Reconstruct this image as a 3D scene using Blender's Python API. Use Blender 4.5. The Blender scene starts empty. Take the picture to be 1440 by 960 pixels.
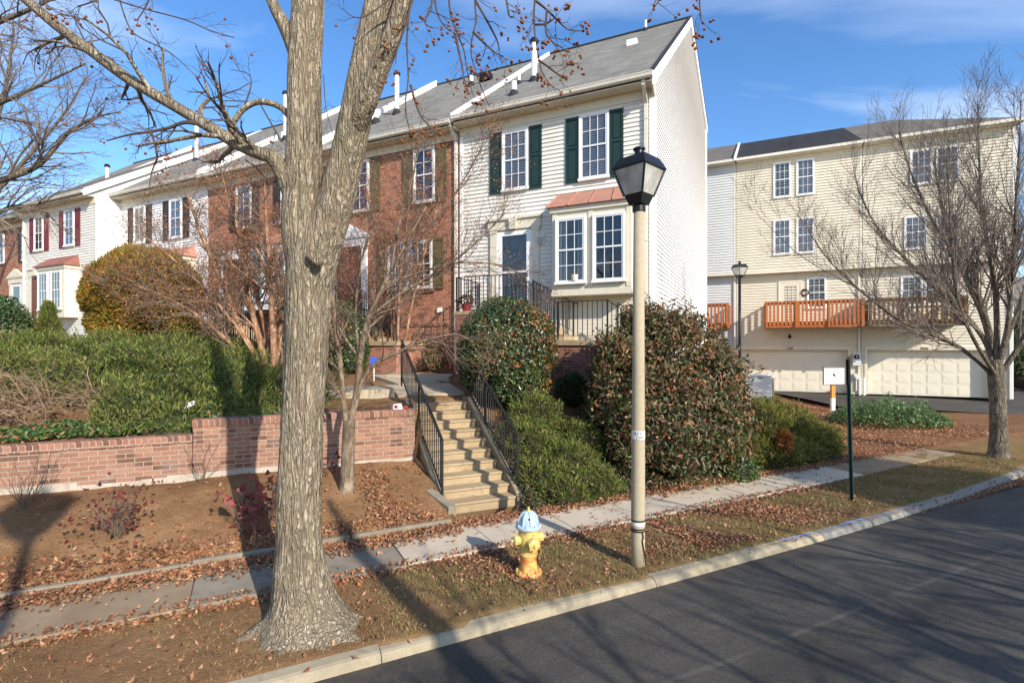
import bpy, math, random
import numpy as np
from mathutils import Vector, Matrix
R = math.radians
rnd = random.Random(7)
nrs = np.random.RandomState(11)
scene = bpy.context.scene
COL = scene.collection
F, CX, HY = 725.0, 720.0, 487.0            # focal length and horizon of the photograph, in its pixels

def P(px, py, Y): return Vector(((px-CX)/F*Y, Y, (HY-py)/F*Y))
def sstep(a, b, x):
    t = min(1, max(0, (x-a)/(b-a))); return t*t*(3-2*t)
def mixf(a, b, t): return a+(b-a)*t

# ------------------------------------------------------------------ frames
TH = R(25.6)                                # the terrace: local x to the right along the fronts, y into the depth
HO = Vector((3.53, 12.8, 0))
def H2W(x, y, z=0): return Vector((HO.x+x*math.cos(TH)+y*math.sin(TH), HO.y-x*math.sin(TH)+y*math.cos(TH), z))
def W2H(X, Y):
    dx, dy = X-HO.x, Y-HO.y
    return dx*math.cos(TH)-dy*math.sin(TH), dx*math.sin(TH)+dy*math.cos(TH)
SA, WA = R(27), R(24)                       # street and retaining wall directions
def S2W(s, q, z=0): return Vector((s*math.cos(SA)-q*math.sin(SA), s*math.sin(SA)+q*math.cos(SA), z))
def W2S(X, Y): return X*math.cos(SA)+Y*math.sin(SA), -X*math.sin(SA)+Y*math.cos(SA)
def WW(s, q, z=0): return Vector((s*math.cos(WA)-q*math.sin(WA), s*math.sin(WA)+q*math.cos(WA), z))
def W2WW(X, Y): return X*math.cos(WA)+Y*math.sin(WA), -X*math.sin(WA)+Y*math.cos(WA)

def dq(s):                                   # the street bends gently away to the right
    return 0 if s < 6.5 else .005*(min(s, 20)-6.5)**2+max(0, s-20)*.135
def terr(X, Y):
    s, q = W2S(X, Y); e_ = q-dq(s); sw, qw = W2WW(X, Y); lx, ly = W2H(X, Y)
    if -5.0 < e_ and e_ < 4.47: return -2.95
    if q <= -5.0: return -2.6
    low = -2.6+.22*sstep(10, 22, q)
    if q < 7.1: return -2.6
    T = -1.16 if sw > -1.15 else -1.34
    T += (.42 if sw > -1.15 else .60)*sstep(9.4, 14.5, qw)
    T += .35*sstep(-2, -9, sw)*sstep(9.6, 13, qw)
    if sw <= 2.28:
        if qw < 9.06:
            z = mixf(-2.54, -1.98, sstep(7.0, 8.95, q)) + .10*sstep(7.1, 7.2, q)*(1-sstep(7.2, 9, q))
        else: z = T
    elif sw < 3.62 and 7.3 < qw < 10.5:
        z = -2.75+.62*max(0, qw-8.0)*.9
        z = min(z, T-.25)
    else:
        z = mixf(-2.56, T, sstep(7.15, 10.6, q))
    k = sstep(.1, 3.3, lx) if ly > -4 else sstep(.1, 3.3, lx-(-4-ly)*.3)
    z = mixf(z, low, k)
    return z

# ------------------------------------------------------------------ scene objects
def link(o, parent=None):
    COL.objects.link(o)
    if parent: o.parent = parent
    return o
def tag(o, label=None, cat=None, group=None, kind=None):
    if label: o['label'] = label
    if cat: o['category'] = cat
    if group: o['group'] = group
    if kind: o['kind'] = kind
    return o
def empty(name, loc, rz=0, label=None, cat=None, group=None):
    o = bpy.data.objects.new(name, None); o.location = loc; o.rotation_euler = (0, 0, rz)
    o.empty_display_size = .2
    link(o); return tag(o, label, cat, group)
def copy_tree(o, parent=None):
    c = o.copy(); link(c); c.parent = parent
    for k in list(o.children): copy_tree(k, c)
    return c

class MB:
    def __init__(s): s.v = []; s.f = []; s.mi = []; s.cur = 0
    def add(s, vs, fs):
        n = len(s.v); s.v.extend([tuple(v) for v in vs]); s.f.extend([tuple(n+i for i in f) for f in fs]); s.mi.extend([s.cur]*len(fs)); return s
    def quad(s, a, b, c, d): return s.add([a, b, c, d], [(0, 1, 2, 3)])
    def box(s, x0, x1, y0, y1, z0, z1):
        v = [(x0,y0,z0),(x1,y0,z0),(x1,y1,z0),(x0,y1,z0),(x0,y0,z1),(x1,y0,z1),(x1,y1,z1),(x0,y1,z1)]
        return s.add(v, [(3,2,1,0),(4,5,6,7),(0,1,5,4),(1,2,6,5),(2,3,7,6),(3,0,4,7)])
    def prism(s, poly, axis, a0, a1):
        """extrude a 2-D polygon along an axis ('x': poly is (y,z); 'y': (x,z); 'z': (x,y))"""
        def mk(p, a): return {'x': (a, p[0], p[1]), 'y': (p[0], a, p[1]), 'z': (p[0], p[1], a)}[axis]
        n = len(poly); v = [mk(p, a0) for p in poly]+[mk(p, a1) for p in poly]
        fs = [tuple(range(n))[::-1], tuple(range(n, 2*n))]+[(i, (i+1) % n, n+(i+1) % n, n+i) for i in range(n)]
        return s.add(v, fs)
    def bar(s, p0, p1, w, d=None, up=(0, 0, 1)):
        d = w if d is None else d
        p0 = Vector(p0); p1 = Vector(p1); t = (p1-p0).normalized()
        u = Vector(up)
        if abs(t.dot(u)) > .98: u = Vector((1, 0, 0))
        a = t.cross(u).normalized()*(w/2); b = a.cross(t).normalized()*(d/2)
        v = [p0-a-b, p0+a-b, p0+a+b, p0-a+b, p1-a-b, p1+a-b, p1+a+b, p1-a+b]
        return s.add(v, [(0,1,2,3),(7,6,5,4),(0,4,5,1),(1,5,6,2),(2,6,7,3),(3,7,4,0)])
    def tube(s, pts, rad, n=8, cap=True):
        pts = [Vector(p) for p in pts]
        if not hasattr(rad, '__len__'): rad = [rad]*len(pts)
        ring = []; base = len(s.v); u = None
        for i, p in enumerate(pts):
            t = (pts[min(i+1, len(pts)-1)]-pts[max(i-1, 0)])
            t = t.normalized() if t.length > 1e-9 else Vector((0, 0, 1))
            if u is None: u = t.orthogonal().normalized()
            else:
                u = u-t*u.dot(t)
                u = u.normalized() if u.length > 1e-6 else t.orthogonal().normalized()
            w = t.cross(u)
            for k in range(n):
                a = 2*math.pi*k/n; ring.append(tuple(p+(u*math.cos(a)+w*math.sin(a))*rad[i]))
        s.v.extend(ring); m = len(pts); c0 = len(s.f)
        for i in range(m-1):
            for k in range(n):
                a = base+i*n+k; b = base+i*n+(k+1) % n
                s.f.append((a, b, b+n, a+n))
        if cap:
            s.f.append(tuple(base+k for k in range(n))[::-1]); s.f.append(tuple(base+(m-1)*n+k for k in range(n)))
        s.mi.extend([s.cur]*(len(s.f)-c0)); return s
    def lathe(s, prof, c=(0, 0, 0), n=24, axis=(0, 0, 1)):
        """prof: (radius, height) pairs along an axis through c"""
        c = Vector(c); ax = Vector(axis).normalized(); u = ax.orthogonal().normalized(); w = ax.cross(u)
        base = len(s.v)
        for r, h in prof:
            for k in range(n):
                a = 2*math.pi*k/n; s.v.append(tuple(c+ax*h+(u*math.cos(a)+w*math.sin(a))*r))
        c0 = len(s.f)
        for i in range(len(prof)-1):
            for k in range(n):
                a = base+i*n+k; b = base+i*n+(k+1) % n; s.f.append((a, b, b+n, a+n))
        s.f.append(tuple(base+k for k in range(n))[::-1]); s.f.append(tuple(base+(len(prof)-1)*n+k for k in range(n)))
        s.mi.extend([s.cur]*(len(s.f)-c0)); return s
    def build(s, name, mats, parent=None, off=(0, 0, 0), smooth=False, bevel=0, loc=None, rz=0):
        me = bpy.data.meshes.new(name)
        o0 = off
        me.from_pydata([(v[0]-o0[0], v[1]-o0[1], v[2]-o0[2]) for v in s.v], [], s.f)
        if not isinstance(mats, (list, tuple)): mats = [mats]
        for m in mats: me.materials.append(m)
        if len(mats) > 1: me.polygons.foreach_set('material_index', s.mi)
        if smooth: me.polygons.foreach_set('use_smooth', [True]*len(me.polygons))
        me.update()
        o = bpy.data.objects.new(name, me); link(o, parent)
        if loc is not None: o.location = loc; o.rotation_euler = (0, 0, rz)
        if bevel:
            b = o.modifiers.new('bevel', 'BEVEL'); b.width = bevel; b.segments = 2; b.limit_method = 'ANGLE'; b.angle_limit = R(40)
        return o

def npmesh(name, V, Fc, mats, parent=None, mi=None, smooth=False):
    """V (n,3) array, Fc (m,k) array of equal sized faces"""
    V = np.asarray(V, dtype=np.float32); Fc = np.asarray(Fc, dtype=np.int32); m, k = Fc.shape
    me = bpy.data.meshes.new(name); me.vertices.add(len(V)); me.vertices.foreach_set('co', V.ravel())
    me.loops.add(m*k); me.loops.foreach_set('vertex_index', Fc.ravel())
    me.polygons.add(m); me.polygons.foreach_set('loop_start', np.arange(0, m*k, k, dtype=np.int32))
    try: me.polygons.foreach_set('loop_total', np.full(m, k, dtype=np.int32))
    except Exception: pass
    if not isinstance(mats, (list, tuple)): mats = [mats]
    for a in mats: me.materials.append(a)
    if mi is not None: me.polygons.foreach_set('material_index', np.asarray(mi, dtype=np.int32))
    if smooth: me.polygons.foreach_set('use_smooth', np.ones(m, dtype=bool))
    me.update(calc_edges=True); me.validate()
    o = bpy.data.objects.new(name, me); return link(o, parent)

# ------------------------------------------------------------------ materials
class NT:
    def __init__(s, name, rough=.8, spec=.3):
        s.m = bpy.data.materials.new(name); s.m.use_nodes = True; s.t = s.m.node_tree; s.n = s.t.nodes; s.l = s.t.links
        s.b = s.n['Principled BSDF']; s.b.inputs['Roughness'].default_value = rough
        s.b.inputs['Specular IOR Level'].default_value = spec
    def new(s, k, **kw):
        n = s.n.new(k)
        for a, v in kw.items():
            if a in n.inputs: n.inputs[a].default_value = v
            else: setattr(n, a, v)
        return n
    def L(s, a, b): s.l.new(a, b)
    def coords(s, scale=(1, 1, 1), kind='Object', rot=(0, 0, 0)):
        tc = s.new('ShaderNodeTexCoord'); mp = s.new('ShaderNodeMapping')
        mp.inputs['Scale'].default_value = scale; mp.inputs['Rotation'].default_value = rot
        s.L(tc.outputs[kind], mp.inputs['Vector']); return mp.outputs[0]
    def noise(s, vec, scale, detail=4, rough=.55, dist=0):
        n = s.new('ShaderNodeTexNoise'); n.inputs['Scale'].default_value = scale; n.inputs['Detail'].default_value = detail
        n.inputs['Roughness'].default_value = rough; n.inputs['Distortion'].default_value = dist
        s.L(vec, n.inputs['Vector']); return n.outputs['Fac']
    def ramp(s, fac, stops, interp='LINEAR'):
        r = s.new('ShaderNodeValToRGB'); e = r.color_ramp.elements; r.color_ramp.interpolation = interp
        while len(e) < len(stops): e.new(.5)
        for i, (p, c) in enumerate(stops):
            e[i].position = p; e[i].color = (c[0], c[1], c[2], 1) if hasattr(c, '__len__') else (c, c, c, 1)
        s.L(fac, r.inputs[0]); return r.outputs[0]
    def mix(s, fac, a, b, mode='MIX'):
        m = s.new('ShaderNodeMix', data_type='RGBA', blend_type=mode)
        for inp, v in ((m.inputs[0], fac), (m.inputs[6], a), (m.inputs[7], b)):
            if hasattr(v, 'is_linked') or hasattr(v, 'links'): s.L(v, inp)
            elif hasattr(v, '__len__'): inp.default_value = (v[0], v[1], v[2], 1)
            else: inp.default_value = v if inp.type == 'VALUE' else (v, v, v, 1)
        return m.outputs[2]
    def math(s, op, a, b=0.0):
        m = s.new('ShaderNodeMath', operation=op)
        for i, v in enumerate((a, b)):
            if hasattr(v, 'links'): s.L(v, m.inputs[i])
            else: m.inputs[i].default_value = v
        return m.outputs[0]
    def bump(s, h, strength=.5, dist=.02):
        b = s.new('ShaderNodeBump'); b.inputs['Strength'].default_value = strength; b.inputs['Distance'].default_value = dist
        s.L(h, b.inputs['Height']); s.L(b.outputs[0], s.b.inputs['Normal'])
    def color(s, c):
        if hasattr(c, 'links'): s.L(c, s.b.inputs['Base Color'])
        else: s.b.inputs['Base Color'].default_value = (c[0], c[1], c[2], 1)
        return s.m

def paint(name, c, rough=.5, var=.12, scale=3, bump=0, dirt=None):
    n = NT(name, rough); v = n.coords(); f = n.noise(v, scale, 5)
    d = tuple(x*(1-var) for x in c); l = tuple(min(1, x*(1+var*.6)) for x in c)
    col = n.ramp(f, [(.3, d), (.7, l)])
    if dirt:
        g = n.noise(n.coords((1, 1, .35)), 1.3, 6, .7); col = n.mix(n.ramp(g, [(.5, 0), (.75, .5)]), col, dirt)
    if bump: n.bump(n.noise(v, 60, 3), bump, .004)
    return n.color(col)

def brick_mat(name, c1, c2, mortar, vert='z', w=.213, h=.0677, dirt=(.3, .28, .25)):
    n = NT(name, .9, .15)
    tc = n.new('ShaderNodeTexCoord'); sp = n.new('ShaderNodeSeparateXYZ'); n.L(tc.outputs['Object'], sp.inputs[0])
    cb = n.new('ShaderNodeCombineXYZ'); n.L(n.math('ADD', sp.outputs[0], sp.outputs[1]), cb.inputs[0]); n.L(sp.outputs[2], cb.inputs[1])
    b = n.new('ShaderNodeTexBrick'); n.L(cb.outputs[0], b.inputs['Vector'])
    b.inputs['Scale'].default_value = 1; b.inputs['Brick Width'].default_value = w; b.inputs['Row Height'].default_value = h
    b.inputs['Mortar Size'].default_value = .0055; b.inputs['Mortar Smooth'].default_value = .15; b.inputs['Bias'].default_value = 0
    b.inputs['Color1'].default_value = (*c1, 1); b.inputs['Color2'].default_value = (*c2, 1); b.inputs['Mortar'].default_value = (*mortar, 1)
    v = n.coords()
    # a fraction of darker, burnt bricks: noise cells snapped to the courses
    sn = n.new('ShaderNodeVectorMath', operation='SNAP'); n.L(cb.outputs[0], sn.inputs[0]); sn.inputs[1].default_value = (w, h, 1)
    wn = n.new('ShaderNodeTexWhiteNoise', noise_dimensions='3D'); n.L(sn.outputs[0], wn.inputs[0])
    dark = n.ramp(wn.outputs[0], [(.80, 1), (.86, .55)])
    notm = n.math('SUBTRACT', 1, b.outputs['Fac'])
    col = n.mix(notm, b.outputs['Color'], n.mix(1, b.outputs['Color'], dark, 'MULTIPLY'))
    col = n.mix(n.ramp(n.noise(v, 2.2, 6, .7), [(.52, 0), (.8, .45)]), col, dirt)
    col = n.mix(.35, col, n.mix(1, col, n.ramp(n.noise(v, 30, 4), [(.3, .55), (.7, 1.25)]), 'MULTIPLY'))
    n.bump(n.math('ADD', n.math('MULTIPLY', notm, 1), n.math('MULTIPLY', n.noise(v, 90, 3), .25)), .7, .008)
    return n.color(col)

def leaf_mat(name, cols, rough=.55, trans=.25, spec=.35):
    """cols: list of colours picked per leaf"""
    n = NT(name, rough, spec); g = n.new('ShaderNodeNewGeometry')
    stops = [(i/len(cols), c) for i, c in enumerate(cols)]
    col = n.ramp(g.outputs['Random Per Island'], stops, 'CONSTANT')
    col = n.mix(.4, col, n.mix(1, col, n.ramp(n.noise(n.coords(), 1.3, 3), [(.3, .6), (.7, 1.35)]), 'MULTIPLY'))
    n.color(col)
    if trans:
        tr = n.new('ShaderNodeBsdfTranslucent'); n.L(n.mix(1, col, (1.3, 1.25, .7), 'MULTIPLY'), tr.inputs[0])
        ms = n.new('ShaderNodeMixShader'); ms.inputs[0].default_value = trans
        n.L(n.b.outputs[0], ms.inputs[1]); n.L(tr.outputs[0], ms.inputs[2]); n.L(ms.outputs[0], n.n['Material Output'].inputs[0])
    return n.m

def bark_mat(name, dark, mid, light, sc=14, zs=.16, strength=1, dist=.03, moss=None):
    n = NT(name, .92, .12); v = n.coords((1, 1, zs)); v2 = n.coords((1, 1, zs*1.6), rot=(.05, .04, .7))
    r1 = n.math('ABSOLUTE', n.math('SUBTRACT', n.noise(v, sc, 2.5, .55, .35), .5)); r2 = n.math('ABSOLUTE', n.math('SUBTRACT', n.noise(v2, sc*1.9, 3, .6, .3), .5))
    ridge = n.math('MINIMUM', n.ramp(r1, [(0, 0), (.11, 1)]), n.ramp(r2, [(0, .25), (.09, 1)]))
    fine = n.noise(n.coords((1, 1, .4)), sc*4, 5, .65); h = n.math('ADD', ridge, n.math('MULTIPLY', fine, .55))
    col = n.ramp(n.math('MULTIPLY', h, .68), [(.14, dark), (.55, mid), (.95, light)])
    col = n.mix(.7, col, n.mix(1, col, n.ramp(n.noise(n.coords(), 1.6, 5, .6), [(.3, .62), (.7, 1.28)]), 'MULTIPLY'))
    if moss: col = n.mix(n.ramp(n.noise(n.coords((1, 1, .5)), 2.5, 6, .7), [(.55, 0), (.75, .35)]), col, moss)
    n.bump(h, strength, dist); return n.color(col)

M = {}
M['siding_cream'] = paint('cream_vinyl_siding', (.74, .71, .63), .55, .07, 2, .1, (.52, .47, .37))
M['siding_white'] = paint('white_vinyl_siding', (.80, .79, .765), .55, .05, 2, .1)
M['siding_grey'] = paint('pale_grey_vinyl_siding', (.62, .62, .60), .55, .05, 2, .1)
M['siding_tan'] = paint('tan_vinyl_siding', (.66, .60, .465), .55, .06, 2, .1, (.5, .44, .32))
M['trim_white'] = paint('white_trim_paint', (.8, .79, .76), .45, .04, 4, .08)
M['trim_cream'] = paint('cream_trim_paint', (.68, .62, .48), .5, .06, 4, .08)
M['gutter'] = paint('cream_gutter_paint', (.70, .65, .54), .4, .08, 4, .05)
M['green'] = paint('dark_green_shutter_paint', (.016, .040, .035), .45, .2, 6)
M['maroon'] = paint('maroon_shutter_paint', (.16, .018, .022), .5, .2, 6)
M['olive'] = paint('olive_shutter_paint', (.12, .10, .045), .55, .2, 6)
M['darkbrown'] = paint('dark_brown_shutter_paint', (.04, .03, .028), .5, .2, 6)
M['door_brown'] = paint('brown_door_paint', (.16, .06, .035), .45, .15, 6)
M['door_teal'] = paint('dark_teal_door_paint', (.02, .05, .055), .4, .15, 6)
M['iron'] = paint('black_wrought_iron', (.018, .018, .02), .45, .3, 12, .2)
M['black_metal'] = paint('black_lantern_enamel', (.012, .012, .014), .35, .3, 9)
M['copper'] = paint('weathered_copper_roof', (.43, .205, .145), .5, .14, 5, .1, (.30, .16, .12))
M['red_metal'] = paint('red_metal_roof', (.27, .11, .085), .5, .16, 5, .1)
M['garage'] = paint('cream_garage_door_paint', (.72, .66, .52), .5, .04, 2)
M['conc_post'] = paint('aggregate_lamp_post', (.40, .33, .22), .8, .10, 22, .25, (.26, .25, .18))
M['conc_tan'] = None
def concrete(name, a, b, stain, bumpy=.3):
    n = NT(name, .9, .2); v = n.coords()
    col = n.ramp(n.noise(v, 2.2, 8, .65), [(.32, a), (.68, b)])
    col = n.mix(.5, col, n.mix(1, col, n.ramp(n.noise(v, 120, 3), [(.3, .75), (.7, 1.2)]), 'MULTIPLY'))
    col = n.mix(n.ramp(n.noise(v, 5, 8, .75, .6), [(.53, 0), (.72, .75)]), col, stain)
    n.bump(n.noise(v, 150, 4), bumpy, .004); return n.color(col)
M['conc_tan'] = concrete('tan_stair_concrete', (.33, .24, .135), (.42, .325, .20), (.17, .115, .06))
M['conc_light'] = concrete('light_sidewalk_concrete', (.50, .42, .31), (.58, .49, .37), (.38, .30, .20))
M['conc_dark'] = concrete('dark_sidewalk_concrete', (.22, .19, .14), (.30, .26, .195), (.15, .12, .08))
M['conc_dirty'] = concrete('dirt_stained_concrete', (.25, .18, .11), (.33, .25, .16), (.20, .12, .06))
M['curb'] = concrete('kerb_concrete', (.29, .24, .16), (.40, .335, .225), (.16, .115, .065))
M['curb_grey'] = concrete('weathered_grey_kerb_concrete', (.20, .19, .165), (.30, .28, .24), (.13, .11, .08))
M['block_grey'] = concrete('grey_edging_concrete', (.20, .17, .12), (.32, .27, .20), (.14, .10, .06))
M['brick_house'] = brick_mat('orange_red_house_brick', (.45, .18, .10), (.31, .115, .068), (.44, .36, .28))
M['brick_dark'] = brick_mat('brown_porch_brick', (.24, .10, .07), (.30, .13, .09), (.34, .28, .22))
M['brick_wall'] = brick_mat('pink_red_garden_brick', (.35, .185, .12), (.25, .125, .082), (.39, .33, .26))
M['brick_cap'] = brick_mat('rowlock_cap_brick', (.34, .165, .11), (.26, .125, .085), (.40, .33, .26), w=.076, h=.6)

def shingle(name, a, b):
    n = NT(name, .95, .1); tc = n.new('ShaderNodeTexCoord'); sp = n.new('ShaderNodeSeparateXYZ'); n.L(tc.outputs['Object'], sp.inputs[0])
    cb = n.new('ShaderNodeCombineXYZ'); n.L(sp.outputs[0], cb.inputs[0]); n.L(n.math('MULTIPLY', sp.outputs[1], 1.0), cb.inputs[1])
    br = n.new('ShaderNodeTexBrick'); n.L(cb.outputs[0], br.inputs['Vector'])
    for k, x in (('Scale', 1), ('Brick Width', .3), ('Row Height', .115), ('Mortar Size', .008), ('Mortar Smooth', .3)): br.inputs[k].default_value = x
    br.inputs['Color1'].default_value = (*a, 1); br.inputs['Color2'].default_value = (*b, 1); br.inputs['Mortar'].default_value = (a[0]*.55, a[1]*.55, a[2]*.55, 1)
    v = n.coords()
    col = n.mix(.6, br.outputs['Color'], n.mix(1, br.outputs['Color'], n.ramp(n.noise(v, 1.1, 8, .7), [(.3, .65), (.7, 1.3)]), 'MULTIPLY'))
    col = n.mix(.5, col, n.mix(1, col, n.ramp(n.noise(n.coords((.5, 4, 4)), 6, 5, .7), [(.3, .6), (.7, 1.4)]), 'MULTIPLY'))
    n.bump(n.math('SUBTRACT', n.math('MULTIPLY', n.noise(v, 40, 4), .6), br.outputs['Fac']), .6, .012); return n.color(col)
M['shingle_grey'] = shingle('grey_roof_shingles', (.20, .19, .165), (.26, .245, .215))
M['shingle_dark'] = shingle('charcoal_roof_shingles', (.035, .035, .038), (.055, .053, .055))
M['shingle_brown'] = shingle('grey_brown_roof_shingles', (.15, .135, .115), (.19, .17, .145))
M['felt_edge'] = paint('dark_roof_edge', (.03, .03, .032), .8, .2, 8)

def pane_mat(name, refl=.33, tint=(.5, .53, .56)):
    n = NT(name); t = n.new('ShaderNodeBsdfTransparent'); t.inputs[0].default_value = (*tint, 1)
    g = n.new('ShaderNodeBsdfGlossy'); g.inputs['Roughness'].default_value = .012; g.inputs[0].default_value = (.95, .97, 1, 1)
    lw = n.new('ShaderNodeLayerWeight'); lw.inputs[0].default_value = .35
    bp = n.new('ShaderNodeBump'); bp.inputs['Strength'].default_value = .03; bp.inputs['Distance'].default_value = .1; n.L(n.noise(n.coords(), 1.2, 2), bp.inputs['Height']); n.L(bp.outputs[0], g.inputs['Normal'])
    f = n.math('ADD', n.math('MULTIPLY', lw.outputs['Facing'], .34), refl*.22)
    ms = n.new('ShaderNodeMixShader'); n.L(f, ms.inputs[0]); n.L(t.outputs[0], ms.inputs[1]); n.L(g.outputs[0], ms.inputs[2]); n.L(ms.outputs[0], n.n['Material Output'].inputs[0])
    return n.m
M['pane'] = pane_mat('window_pane_glass')
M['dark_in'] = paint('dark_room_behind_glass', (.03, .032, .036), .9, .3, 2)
M['blind'] = paint('pale_window_blind', (.55, .55, .53), .7, .1, 3)
def stripes(name, a, b, freq, vertical):
    n = NT(name, .8); tc = n.new('ShaderNodeTexCoord'); sp = n.new('ShaderNodeSeparateXYZ'); n.L(tc.outputs['Object'], sp.inputs[0])
    s = n.math('FRACT', n.math('MULTIPLY', sp.outputs[0 if vertical else 2], freq))
    return n.color(n.ramp(s, [(0, a), (.35, a), (.6, b), (1, b)]))
M['curtain'] = stripes('painted_fold_curtain_cloth', (.10, .10, .10), (.42, .42, .40), 9, True)  # shade of the folds painted as dark upright stripes on flat cloth
M['blinds'] = stripes('slatted_window_blinds', (.08, .085, .09), (.55, .56, .56), 18, False)

n = NT('frosted_lantern_glass', .35); n.b.inputs['Transmission Weight'].default_value = .35; n.b.inputs['IOR'].default_value = 1.3
M['lamp_glass'] = n.color(n.ramp(n.noise(n.coords((1, 1, .6)), 7, 4), [(.3, (.40, .37, .30)), (.7, (.74, .73, .68))]))

# ground, road
def soil():
    n = NT('brown_soil_and_mulch', .97, .08); v = n.coords()
    col = n.ramp(n.noise(v, 1.4, 8, .7), [(.25, (.14, .072, .034)), (.5, (.245, .135, .064)), (.75, (.34, .20, .105))])
    col = n.mix(.55, col, n.mix(1, col, n.ramp(n.noise(v, 38, 5, .7), [(.3, .45), (.7, 1.5)]), 'MULTIPLY'))
    col = n.mix(n.ramp(n.noise(v, 95, 2, .6), [(.64, 0), (.70, .6)]), col, (.42, .26, .14))
    tc = n.new('ShaderNodeTexCoord'); mp = n.new('ShaderNodeMapping'); mp.inputs['Rotation'].default_value = (0, 0, -SA); n.L(tc.outputs['Object'], mp.inputs[0])
    sp = n.new('ShaderNodeSeparateXYZ'); n.L(mp.outputs[0], sp.inputs[0])
    verge = n.math('MULTIPLY', n.math('MULTIPLY', n.math('LESS_THAN', sp.outputs[1], 6.6), n.ramp(n.math('ADD', n.math('MULTIPLY', sp.outputs[0], .2), n.math('MULTIPLY', n.noise(v, 2, 4), .5)), [(.35, .12), (.75, 1)])), n.ramp(n.noise(v, .9, 5, .6), [(.36, .25), (.6, .9)]))
    far = n.math('GREATER_THAN', sp.outputs[1], 30)
    gcol = n.ramp(n.noise(v, 16, 6, .7), [(.3, (.12, .08, .035)), (.5, (.22, .155, .065)), (.72, (.20, .165, .065))])
    col = n.mix(verge, col, gcol)
    mul = n.math('MULTIPLY', n.math('GREATER_THAN', sp.outputs[1], 7.0), n.math('GREATER_THAN', sp.outputs[0], 9.5))
    col = n.mix(n.math('MULTIPLY', mul, .8), col, n.ramp(n.noise(v, 26, 6, .75), [(.3, (.10, .042, .02)), (.7, (.30, .15, .08))]))
    n.bump(n.math('ADD', n.noise(v, 45, 5, .7), n.math('MULTIPLY', n.noise(v, 7, 3), 1.5)), .8, .03); return n.color(col)
M['soil'] = soil()
def asphalt(name, seam=True):
    n = NT(name, .8, .3); v = n.coords()
    col = n.ramp(n.noise(v, .5, 6, .6), [(.3, (.048, .043, .036)), (.7, (.068, .061, .051))])
    col = n.mix(.6, col, n.mix(1, col, n.ramp(n.noise(v, 130, 3, .75), [(.3, .35), (.7, 1.9)]), 'MULTIPLY'))
    col = n.mix(.8, col, n.mix(1, col, n.ramp(n.noise(n.coords((.4, 1, 1)), 1.3, 7, .7, .4), [(.34, .62), (.66, 1.35)]), 'MULTIPLY'))
    crk = n.new('ShaderNodeTexVoronoi', feature='DISTANCE_TO_EDGE'); crk.inputs['Scale'].default_value = .55; cw = n.new('ShaderNodeVectorMath', operation='ADD'); cn = n.new('ShaderNodeTexNoise'); cn.inputs['Scale'].default_value = 2.2; cn.inputs['Detail'].default_value = 6; n.L(v, cn.inputs['Vector']); cs_ = n.new('ShaderNodeVectorMath', operation='SCALE'); cs_.inputs['Scale'].default_value = .9; n.L(cn.outputs['Color'], cs_.inputs[0]); n.L(v, cw.inputs[0]); n.L(cs_.outputs[0], cw.inputs[1]); n.L(cw.outputs[0], crk.inputs['Vector'])
    col = n.mix(n.math('MULTIPLY', n.ramp(crk.outputs['Distance'], [(0, 1), (.006, 0)]), n.ramp(n.noise(v, .45, 3), [(.52, 0), (.6, .75)])), col, (.015, .014, .012))
    col = n.mix(.55, col, n.mix(1, col, n.ramp(n.noise(v, 28, 3, .8), [(.35, .55), (.65, 1.5)]), 'MULTIPLY'))
    sp = n.new('ShaderNodeSeparateXYZ'); n.L(v, sp.inputs[0])
    if seam:
        d = n.math('ABSOLUTE', n.math('SUBTRACT', n.math('ADD', sp.outputs[1], n.math('MULTIPLY', n.noise(n.coords((1, .2, 1)), .9, 4), .14)), 3.16))
        line = n.math('MULTIPLY', n.ramp(d, [(0, 1), (.022, .6), (.035, 0)]), n.ramp(n.noise(v, 1.1, 5, .7), [(.35, .15), (.6, 1)]))
        col = n.mix(n.math('MULTIPLY', line, .17), col, (.30, .27, .22))
        d2 = n.math('ABSOLUTE', n.math('SUBTRACT', sp.outputs[1], 4.38))
        gut = n.math('MULTIPLY', n.ramp(d2, [(0, 1), (.25, 0)]), n.ramp(n.noise(v, 3, 7, .75), [(.4, 0), (.6, .8)]))
        col = n.mix(gut, col, (.10, .075, .05))
        col = n.mix(n.math('MULTIPLY', n.ramp(n.noise(n.coords((.35, 1, 1)), .8, 5, .6, .5), [(.5, 0), (.75, 1)]), .4), col, (.11, .10, .082))
    n.bump(n.noise(v, 220, 3), .35, .004); return n.color(col)
M['asphalt'] = asphalt('road_asphalt'); M['asphalt_drive'] = asphalt('driveway_asphalt', False)
M['blue_spray'] = paint('faded_blue_spray_paint', (.25, .33, .5), .8, .3, 30)

M['bark_big'] = bark_mat('furrowed_grey_brown_bark', (.17, .13, .085), (.37, .30, .205), (.50, .42, .31), 17, .14, 1, .028, (.20, .19, .08))
M['bark_limb'] = bark_mat('smooth_olive_limb_bark', (.10, .08, .045), (.22, .18, .10), (.36, .31, .2), 9, .3, .5, .01, (.15, .15, .07))
M['bark_twig'] = paint('dark_twig_bark', (.09, .066, .052), .9, .3, 5)
M['bark_twig_grey'] = paint('grey_twig_bark', (.19, .15, .12), .9, .3, 5)
M['bark_grey'] = bark_mat('grey_plated_bark', (.06, .048, .036), (.19, .155, .115), (.32, .27, .20), 12, .2, 1, .02)
M['bark_crape'] = bark_mat('peeling_cinnamon_bark', (.16, .08, .045), (.34, .19, .11), (.48, .33, .22), 5, .25, .4, .006)
M['bark_small'] = bark_mat('smooth_tan_bark', (.11, .083, .055), (.23, .17, .115), (.33, .255, .18), 7, .3, .5, .006)
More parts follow.
